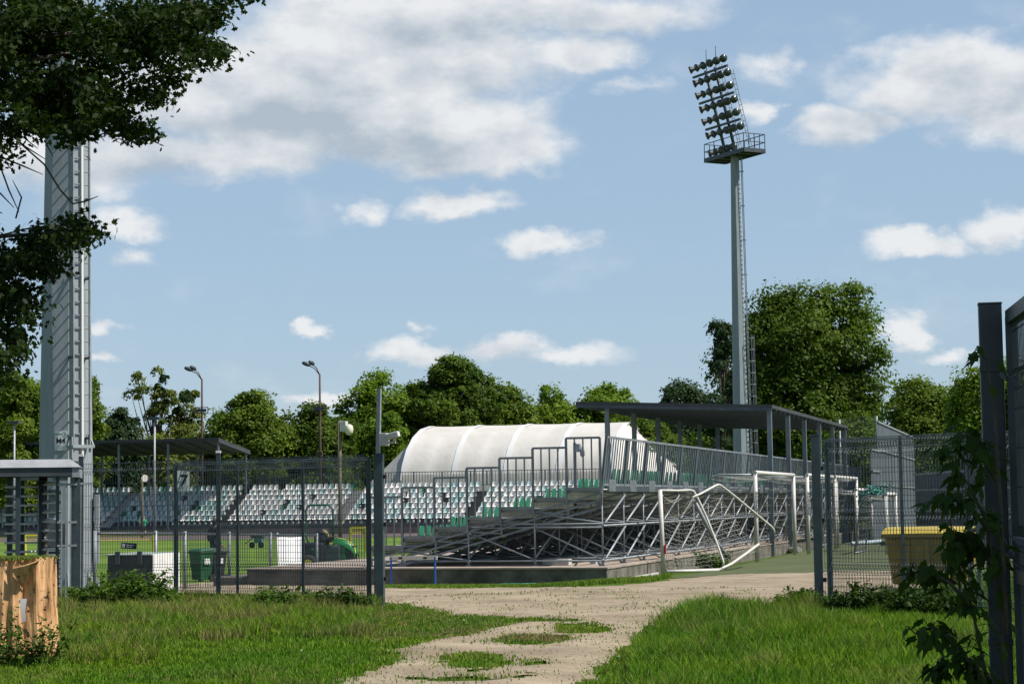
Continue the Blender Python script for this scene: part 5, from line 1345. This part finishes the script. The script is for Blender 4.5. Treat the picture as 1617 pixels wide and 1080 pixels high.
MB().tube([G(1096, 790, 1.5), G(1124, 845, 2.2), G(1150, 881, 2.6)], .05, 8).build('fallen_post', M_GALV, t)
MB().tube([G(1052, 902, .1), G(1095, 901, .5), G(1135, 899.5, .9)], .04, 8).build('ground_bar', M_WHITE, t); MB().tube([G(1135, 899.5, .9), G(1155, 890, 1.6), G(1175, 876, 2.6), G(1198, 859, 3.8)], .035, 8).build('ground_bar', M_WHITE, t)
rows = []                                        # slack net from the top bar down to the fallen post and ground bar
for i in range(17):
    u = i/16; r_ = []
    for j in range(22):
        v = j/21; x = 1047+48*v+u*(18+42*v)*(v**.7); y = 784+4*math.sin(v*3)+(26*math.sin(math.pi*v)*.5)*(1-u)+u*(112-10*v); r_.append(G(x+1.2*math.sin(i*1.9+j), y+1.0*math.sin(j*2.3+i*.7), .5+1.5*v+.5*u))
    rows.append(r_)
net(rows, M_NET, t, .0035)
rows = []
for i in range(15):
    u = i/14; rows.append([G(1098+u*20+v_*(40-u*3)+u*40*v_, 800-30*v_*(1-u)*(1.0)+u*(92-22*v_)+(1-u)*v_*16, 1.6+u*.6+2.0*v_) for v_ in [j/15 for j in range(16)]])
net(rows, M_NET, t, .0035)
rows = [[G(1049+v_*44, 786+7*math.sin(v_*5+i)+i*3.2*math.sin(math.pi*v_*.9)+i*1.1, .4+v_*.9+.1*i) for v_ in [j/26 for j in range(27)]] for i in range(9)]
net(rows, M_NET, t, .005)
# teal net bundle behind the mesh
C, Nv, _ = clump_crown((0, 0, 0), (.5, .5, .2), 16, 800, .22, .3); V, Fc = leaf_quads(C, Nv, .08); o = np_mesh('net_bundle', V, Fc, mat('teal_net', (.05, .22, .18), .9)); p_ = at_d(1380, 780, 66); o.location = p_; tag(o, 'bundle of teal netting slung on the goals behind the mesh', 'net', kind='stuff')
# ------------------------------------------------------------------ yellow container
yc = gd(1470, 31.2); t = thing('waste_container', 'big yellow four-wheeled waste container behind the gate mesh', 'bin', yc, R(-4)); hy = zpx(1470, 832, 31.2)-yc.z
M_YC = mat('container_yellow', (.33, .205, .004), .55, 0, .25, 2.5); M_YL = mat('container_lid', (.44, .33, .045), .45, 0, .1, 3)
m = MB(); h0, h1 = .28, hy-.16
vs = [(sx*w, sy*dp, z) for w, dp, z in ((.56, .42, h0), (.645, .52, h1)) for sx, sy in ((-1, -1), (1, -1), (1, 1), (-1, 1))]
m.add(vs, [(3, 2, 1, 0), (4, 5, 6, 7), (0, 1, 5, 4), (1, 2, 6, 5), (2, 3, 7, 6), (3, 0, 4, 7)]); m.build('body', M_YC, t, .03)
MB().bx(-.70, .70, -.57, .57, h1, h1+.07).build('rim', M_YC, t, .015)
rows = [[(x, y, h1+.075+(.10*math.sin(math.pi*(y+.57)/1.14)**.6 if -.56 < y < .56 else 0)-.012*abs(x)) for x in (-.68, -.6, 0, .6, .68)] for y in (-.57, -.5, -.3, 0, .3, .5, .57)]
MB().grid(rows).build('lid', M_YL, t)
for s in (-1, 1): MB().tube([(s*.66, 0, h1-.08), (s*.80, 0, h1-.10)], .03, 8).build('lifting_pin', M_BLACK, t)
for x in (-.3, 0, .3): MB().bx(x-.03, x+.03, -.535, -.47, h0+.1, h1-.02).build('rib', M_YC, t, .01)
for x in (-.45, .45):
    for y in (-.33, .33): MB().lathe([(.09, -.025), (.10, 0), (.09, .025)], 12, c=(x, y, .10), axis=(0, 1, 0)).tube([(x, y, .1), (x, y, .3)], .03, 6).build('castor', M_RUBBER, t)
# ------------------------------------------------------------------ metal screens at the far right
M_CORR = mat('grey_sheet_screen', (.10, .118, .13), .6, .2, .25, .8)
def screen(name, label, pa, da, pb, db, h, pitch=.25, step=0):
    a, b = gd(pa, da), gd(pb, db); t = thing(name, label, 'screen', a); v = b-a; v.z = 0; L = v.length; u = v/L; n_ = Vector((u.y, -u.x, 0))
    if n_.dot(-a) < 0: n_ = -n_
    k = max(1, int(L/2.0))
    for i in range(k):
        m = MB(); s0, s1 = i*L/k, (i+1)*L/k-.02; c = int((s1-s0)/pitch); top = []; bot = []
        for j in range(c*2+1):
            s = s0+(s1-s0)*j/(c*2); o_ = n_*(.04 if (j//1) % 2 else 0); bot.append(u*s+o_); top.append(u*s+o_+Vector((0, 0, h-step*i)))
        m.grid([bot, top], False); m.build('sheet', M_CORR, t)
    m = MB()
    for z in (h*.45, h*.75, h-.05): m.bar(n_*.06+Vector((0, 0, z)), v+n_*.06+Vector((0, 0, z-(step*(k-1) if z > h*.9 else 0))), .05, .08)
    m.build('cross_rail', M_GALV, t); return t
hsc = zpx(1388, 664, 88)-gz(gd(1388, 88))
screen('metal_screen', 'tall grey sheet-metal screen rising above the goals', 1388, 88, 1445, 112, hsc)
screen('metal_screen', 'lower grey sheet-metal screen left of the tall one', 1377, 84, 1390, 87.8, zpx(1380, 707, 84)+.12)
screen('metal_fence', 'low corrugated metal fence running right of the tall screen', 1446, 80, 1640, 62, zpx(1450, 747, 80)+.12)
# chain-link ball-stop between canopy and screen
a, b = gd(1329, 92), gd(1388, 89); t = thing('ball_net', 'high thin ball-stop net between canopy and metal screen', 'net', a); hN = zpx(1330, 662, 92)-a.z; v = b-a; v.z = 0
for s in (0, 1): MB().tube([v*s, v*s+Vector((0, 0, hN))], .05, 8).build('pole', M_STEEL, t)
net([[v*(j/20)+Vector((0, 0, .1+(hN-.1)*i/26)) for j in range(21)] for i in range(27)], M_STEELD, t, .006)
# ------------------------------------------------------------------ yellow training frames, cart
M_YF = mat('yellow_frame', (.62, .50, .05), .5)
def frame_goal(pxa, pxb, d, ytop, label):
    a, b = gd(pxa, d), gd(pxb, d); v = b-a; v.z = 0; H = zpx(pxa, ytop, d)-a.z; t = thing('training_frame', label, 'frame', a)
    for s in (0, 1): MB().bar(v*s, v*s+Vector((0, 0, H)), .1).build('upright', M_YF if not s else M_YF, t)
    MB().bar(Vector((0, 0, H)), v+Vector((0, 0, H)), .08, .09).build('top_bar', M_YF, t)
    net([[v*(j/24)+Vector((0, 0, H-.3*i/3)) for j in range(25)] for i in range(4)], M_YF, t, .012); return t
frame_goal(40, 242, 99, 845, 'long low yellow training frame on the pitch left side')
frame_goal(553, 577, 96, 833, 'small yellow mesh frame on the pitch behind the mower')
c_ = gd(407, 110); t = thing('sprinkler_cart', 'small wheeled sprinkler cart out on the pitch', 'cart', c_); t.scale = (.62,)*3
MB().bx(-.6, .6, -.3, .3, .9, 1.25).build('tank', M_STEELD, t, .05); MB().bx(-.3, .5, -.25, .25, .45, .9).build('frame', mat('teal_frame', (.08, .2, .16), .6), t, .03)
for x in (-.4, .45): MB().lathe([(.28, -.06), (.28, .06)], 14, c=(x, -.35, .28), axis=(0, 1, 0)).build('wheel', M_RUBBER, t)
MB().tube([(-.5, 0, .9), (-.9, 0, .6), (-1.3, 0, .35)], .04, 6).build('drawbar', M_RUST, t)
# ------------------------------------------------------------------ old tree stump
def wood_mat():
    m = bpy.data.materials.new('split_wood'); m.use_nodes = True; nt = m.node_tree; N = nt.nodes; L = nt.links; b = N['Principled BSDF']; b.inputs['Roughness'].default_value = .85
    g = N.new('ShaderNodeTexCoord'); mp = N.new('ShaderNodeMapping'); L.new(g.outputs['Object'], mp.inputs[0]); mp.inputs['Scale'].default_value = (9, 9, 1.1)
    n = N.new('ShaderNodeTexNoise'); n.inputs['Scale'].default_value = 2.2; n.inputs['Detail'].default_value = 9; L.new(mp.outputs[0], n.inputs['Vector'])
    r = N.new('ShaderNodeValToRGB'); L.new(n.outputs['Fac'], r.inputs[0]); e = r.color_ramp.elements
    e[0].position = .30; e[0].color = (.09, .035, .012, 1); e[1].position = .66; e[1].color = (.62, .38, .18, 1); e2 = r.color_ramp.elements.new(.44); e2.color = (.45, .24, .10, 1)
    n2 = N.new('ShaderNodeTexNoise'); n2.inputs['Scale'].default_value = 13; n2.inputs['Detail'].default_value = 4; L.new(g.outputs['Object'], n2.inputs['Vector'])
    th = N.new('ShaderNodeMapRange'); th.inputs['From Min'].default_value = .62; th.inputs['From Max'].default_value = .66; L.new(n2.outputs['Fac'], th.inputs['Value'])
    mx = N.new('ShaderNodeMix'); mx.data_type = 'RGBA'; L.new(th.outputs[0], mx.inputs[0]); L.new(r.outputs[0], mx.inputs[6]); mx.inputs[7].default_value = (.05, .022, .01, 1)
    L.new(mx.outputs[2], b.inputs['Base Color']); bp_ = N.new('ShaderNodeBump'); bp_.inputs['Strength'].default_value = .6; bp_.inputs['Distance'].default_value = .03; L.new(n.outputs['Fac'], bp_.inputs['Height']); L.new(bp_.outputs[0], b.inputs['Normal']); return m
M_WOOD = wood_mat()
sb = gd(28, 21.4); t = thing('tree_stump', 'tall splintered orange-brown tree stump with a mossy top', 'stump', sb); Hs = zpx(40, 880, 21.4)-sb.z
def stump_r(q, z):
    r = min(a_/max(.25, math.cos(q-R(d_))) for d_, a_ in ((-112, .42), (-62, .40), (-22, .43), (28, .40), (80, .43), (140, .41), (196, .43)))
    for g_, dep, wd in ((-74, .07, 5), (-46, .10, 7), (-93, .06, 4), (-20, .05, 4), (5, .08, 6)): r -= dep*math.exp(-((math.degrees(q)-g_+180) % 360-180)**2/(2*wd*wd))*(.7+.3*math.sin(z*5+g_))
    r += .008*math.sin(31*q)+.006*math.sin(z*13+q*5); r *= 1.0+.12*(1-z/Hs)**2
    return r
tc_a = math.atan2(-sb.y, -sb.x); rows = []; nq = 120
for i in range(15):
    z = -.05+(Hs+.05)*i/14; rows.append([(stump_r(2*math.pi*j/nq, z)*math.cos(2*math.pi*j/nq), stump_r(2*math.pi*j/nq, z)*math.sin(2*math.pi*j/nq), z+(.012*math.sin(j*1.7) if i == 14 else 0)) for j in range(nq+1)])
MB().grid(rows, False).build('trunk_wood', M_WOOD, t)
top = rows[-1]; m = MB(); m.add([(0, 0, Hs-.02)]+[tuple(p) for p in top[:-1]], [(0, j+1, (j+1) % nq+1) for j in range(nq)]); m.build('top_face', M_BARK, t)
nmo = 5200; q = RNG.random(nmo)*2*np.pi; rr = np.sqrt(RNG.random(nmo))*.42; V, T, D_ = blades(rr*np.cos(q), rr*np.sin(q), .01+.028*RNG.random(nmo), np.full(nmo, .012), np.clip(RNG.normal(.35, .25, nmo), 0, 1), .5, z=np.full(nmo, Hs-.01))
o = np_mesh('moss', V, T, M_GRASS, t, attrs={'dry': D_}); o['kind'] = 'stuff'
rv = Vector((R2.x, R2.y, 0)); fv = Vector((-F2.x, -F2.y, 0))
fl_ = MB(); p0 = rv*.24+fv*.40+Vector((0, 0, Hs-.01))
fl_.add([p0-rv*.20+fv*.02-Vector((0, 0, .10)), p0+rv*.12, p0+rv*.10+fv*.05-Vector((0, 0, .02)), p0-rv*.10-Vector((0, 0, .30))-fv*.04, p0-rv*.02+fv*.10-Vector((0, 0, .06))], [(0, 4, 1), (4, 2, 1), (0, 3, 4), (3, 2, 4)]); fl_.build('splinter', M_WOOD, t)
# paper strip: outermost point of the wood under the strip
def surf(px):
    best = None
    for j in range(nq):
        p = Vector(rows[6][j])+sb; x_, y_2 = px_of(np.array([p[:]]))
        if (Vector((p.x, p.y))-Vector((sb.x, sb.y))).dot(Vector((fv.x, fv.y))) > 0 and (best is None or abs(x_[0]-px) < best[0]): best = (abs(x_[0]-px), p-sb)
    return best[1]
sp_ = surf(38)+fv*.03; za, zb2 = zpx(38, 946, 20.9)-sb.z, zpx(38, 985, 20.9)-sb.z
ps = MB(); a1 = Vector((sp_.x, sp_.y, 0)); ps.grid([[a1-rv*.036+Vector((0, 0, zb2)), a1+rv*.03+Vector((0, 0, zb2+.02))], [a1-rv*.03+Vector((0, 0, (za+zb2)/2))+fv*.012, a1+rv*.022+Vector((0, 0, (za+zb2)/2))+fv*.012], [a1-rv*.036+Vector((0, 0, za)), a1+rv*.036+Vector((0, 0, za))]]); ps.build('paper_strip', M_TENTB, t)

# ------------------------------------------------------------------ weeds and shrubs
M_WEED = leaf_mat('weed_leaf', (.022, .055, .008), (.085, .15, .018), .3, 2.5); M_IVY = leaf_mat('bramble_leaf', (.012, .034, .006), (.055, .10, .014), .25, 3)
def bush(px, py, hw, hh, n, label, leaf=.07, material=None, name='weed_bush', d=None, group=None):
    """many curved stems of different height with leaves all along them"""
    b = on_ground(px, py) if d is None else gd(px, d); dd_ = b.x*F2.x+b.y*F2.y; k = FPX/dd_; w = hw/k; h = hh/k
    t = thing(name, label, 'bush', b, group=group); ns = max(9, int(n/18)); C = []; Nv = []; m = MB()
    for i in range(ns):
        r = math.sqrt(RNG.random()); a = RNG.random()*6.283; p = np.array([math.cos(a)*r*w*.85, math.sin(a)*r*w*.5, 0.0])
        hs_ = h*(1.15-.55*r*r)*(.45+.65*RNG.random()); ln = np.array([RNG.normal(0, .22)+.25*math.cos(a)*r, RNG.normal(0, .22)+.25*math.sin(a)*r, 1.0]); ln /= np.linalg.norm(ln)
        bend = np.array([RNG.normal(0, .25), RNG.normal(0, .25), -.12])*hs_
        pt_ = [p+ln*hs_*u+bend*u*u for u in (0, .35, .7, 1.0)]; m.tube([tuple(x_) for x_ in pt_], [.006, .005, .004, .002], 3, cap=False)
        nl = 26; u = .12+.9*RNG.random(nl)**.8; q_ = p+np.outer(u, ln)*hs_+np.outer(u*u, bend)
        off_ = RNG.normal(0, 1, (nl, 3)); off_[:, 2] *= .4; off_ /= np.linalg.norm(off_, axis=1)[:, None]
        C.append(q_+off_*(leaf*(1.25-.5*u))[:, None]); Nv.append(off_*.35+np.array([0, 0, .9]))
    C = np.concatenate(C); C[:, 2] = np.maximum(C[:, 2], .01)
    V, Fc = leaf_quads(C, np.concatenate(Nv), leaf*.85, .45); o = np_mesh('foliage', V, Fc, material or M_WEED, t); o['kind'] = 'stuff'
    o = m.build('stem', M_WEED, t); o['kind'] = 'stuff'
bush(212, 964, 66, 66, 2300, 'thick leafy weed bush in front of the pale box', .085)
bush(150, 962, 45, 45, 1500, 'leafy weed clump at the foot of the turnstile bars', .075)
bush(262, 966, 40, 36, 1000, 'brownish green weed clump below the number 7 plate', .06)
bush(540, 968, 48, 44, 1300, 'dark bramble clump at the foot of the gate leaf', .075, M_IVY)
bush(445, 968, 52, 46, 1400, 'bright leafy bramble clump below the middle of the gate leaf', .075, M_WEED)
bush(350, 962, 40, 22, 700, 'low weed tuft between the bramble clump and number plate', .06)
bush(1268, 958, 38, 32, 1100, 'dark thistle clump at the foot of the right gate post', .07, M_IVY)
bush(1370, 972, 70, 52, 2200, 'overgrown weeds along the foot of the right gate leaf', .07, M_IVY)
bush(1470, 978, 70, 56, 2200, 'rank grass and weeds before the yellow container', .07, M_IVY)
bush(1085, 901, 44, 50, 1300, 'bright green weeds inside the collapsed goal', .085, M_WEED)
bush(1160, 884, 36, 66, 1100, 'tall green weeds between collapsed goal and white goal', .085, M_WEED)
bush(1122, 899, 34, 34, 700, 'brownish weeds beneath the slack goal net', .08, M_WEED)
bush(1052, 900, 16, 26, 420, 'small weed tuft at the end of the platform wall', .08, M_WEED)
bush(74, 1040, 22, 120, 200, 'tall leafy weed growing up the front of the stump', .055, M_WEED, 'tall_weed', d=20.3)
bush(14, 1050, 40, 100, 360, 'dark tall weed at the shaded side of the stump', .06, M_IVY, 'tall_weed', d=20.2)
# ------------------------------------------------------------------ young maple by the dark post: every leaf a piece of its own
M_MAP = leaf_mat('maple_leaf', (.016, .042, .006), (.05, .09, .012), .35, 4)
def maple_leaf_mesh():
    out = [(0, -.02), (.10, .03), (.16, .16), (.33, .20), (.26, .34), (.30, .50), (.14, .58), (0, 1.0), (-.13, .6), (-.29, .52), (-.25, .34), (-.33, .22), (-.16, .15), (-.10, .03)]
    m = MB(); vs = [(x*.8, y, -.12*abs(x)-.22*y*y) for x, y in out]+[(0, .42, .02)]; n = len(out); m.add(vs, [(i, (i+1) % n, n) for i in range(n)], True); me = m.mesh('leaf'); me.materials.append(M_MAP); return me
ML = maple_leaf_mesh()
mp0 = gd(1556, 9.9); mt = thing('maple_sapling', 'young maple with drooping leaves growing against the dark gate post', 'sapling', mp0)
def mpt(px, py, dd=0.0): return at_d(px, py, 9.9+dd)-mp0
stems = [[(1575, 1180), (1560, 1080), (1535, 960), (1510, 880), (1500, 820)], [(1575, 1180), (1545, 1060), (1500, 1010), (1470, 990), (1445, 1000)], [(1590, 1100), (1572, 900), (1560, 830), (1530, 765), (1505, 730), (1490, 700)],
         [(1565, 840), (1530, 800), (1500, 785), (1470, 790)], [(1535, 960), (1500, 920), (1465, 900), (1440, 905)], [(1590, 1000), (1580, 800), (1570, 640), (1558, 570), (1548, 556), (1535, 562)], [(1560, 1080), (1530, 1040), (1500, 1050), (1470, 1060)], [(1572, 900), (1545, 860), (1520, 850), (1490, 850)],
         [(1575, 760), (1550, 720), (1535, 690), (1520, 680)]]
sm = MB(); rl = random.Random(5)
lv = []
for si, s in enumerate(stems):
    dd0 = rl.uniform(-.25, .15); P = [mpt(x, y, dd0+.04*i) for i, (x, y) in enumerate(s)]
    sm.tube(P, [max(.0035, .011-.002*i) for i in range(len(P))], 6)
    for i in range(1, len(P)):
        for k in range(13 if si not in (5,) else (1 if i < 4 else 2)):
            q_ = P[i-1].lerp(P[i], rl.random()); 
            if si == 5 and i < 3: continue
            lv.append(q_)
sm.build('stem', M_BARK, mt); pet = MB()
extra = [(1535, 553), (1528, 566)]
for q_ in lv:
    a_ = rl.uniform(0, 2*math.pi); e = q_+Vector((math.cos(a_)*rl.uniform(.02, .09), math.sin(a_)*rl.uniform(.02, .09), rl.uniform(-.04, .05)))
    pet.tube([q_, e], .0018, 4); o = link('leaf', ML, mt); o.location = e; s_ = rl.uniform(.075, .135); o.scale = (s_, s_, s_); o.rotation_euler = (R(rl.uniform(-75, -5)), R(rl.uniform(-25, 25)), a_-R(90)+rl.uniform(-.6, .6))
for (x, y) in extra:
    o = link('leaf', ML, mt); o.location = mpt(x+12, y, 0); o.scale = (.11,)*3; o.rotation_euler = (R(-30), 0, R(110)); 
o = pet.build('leaf_stalk', M_WEED, mt); o['kind'] = 'stuff'
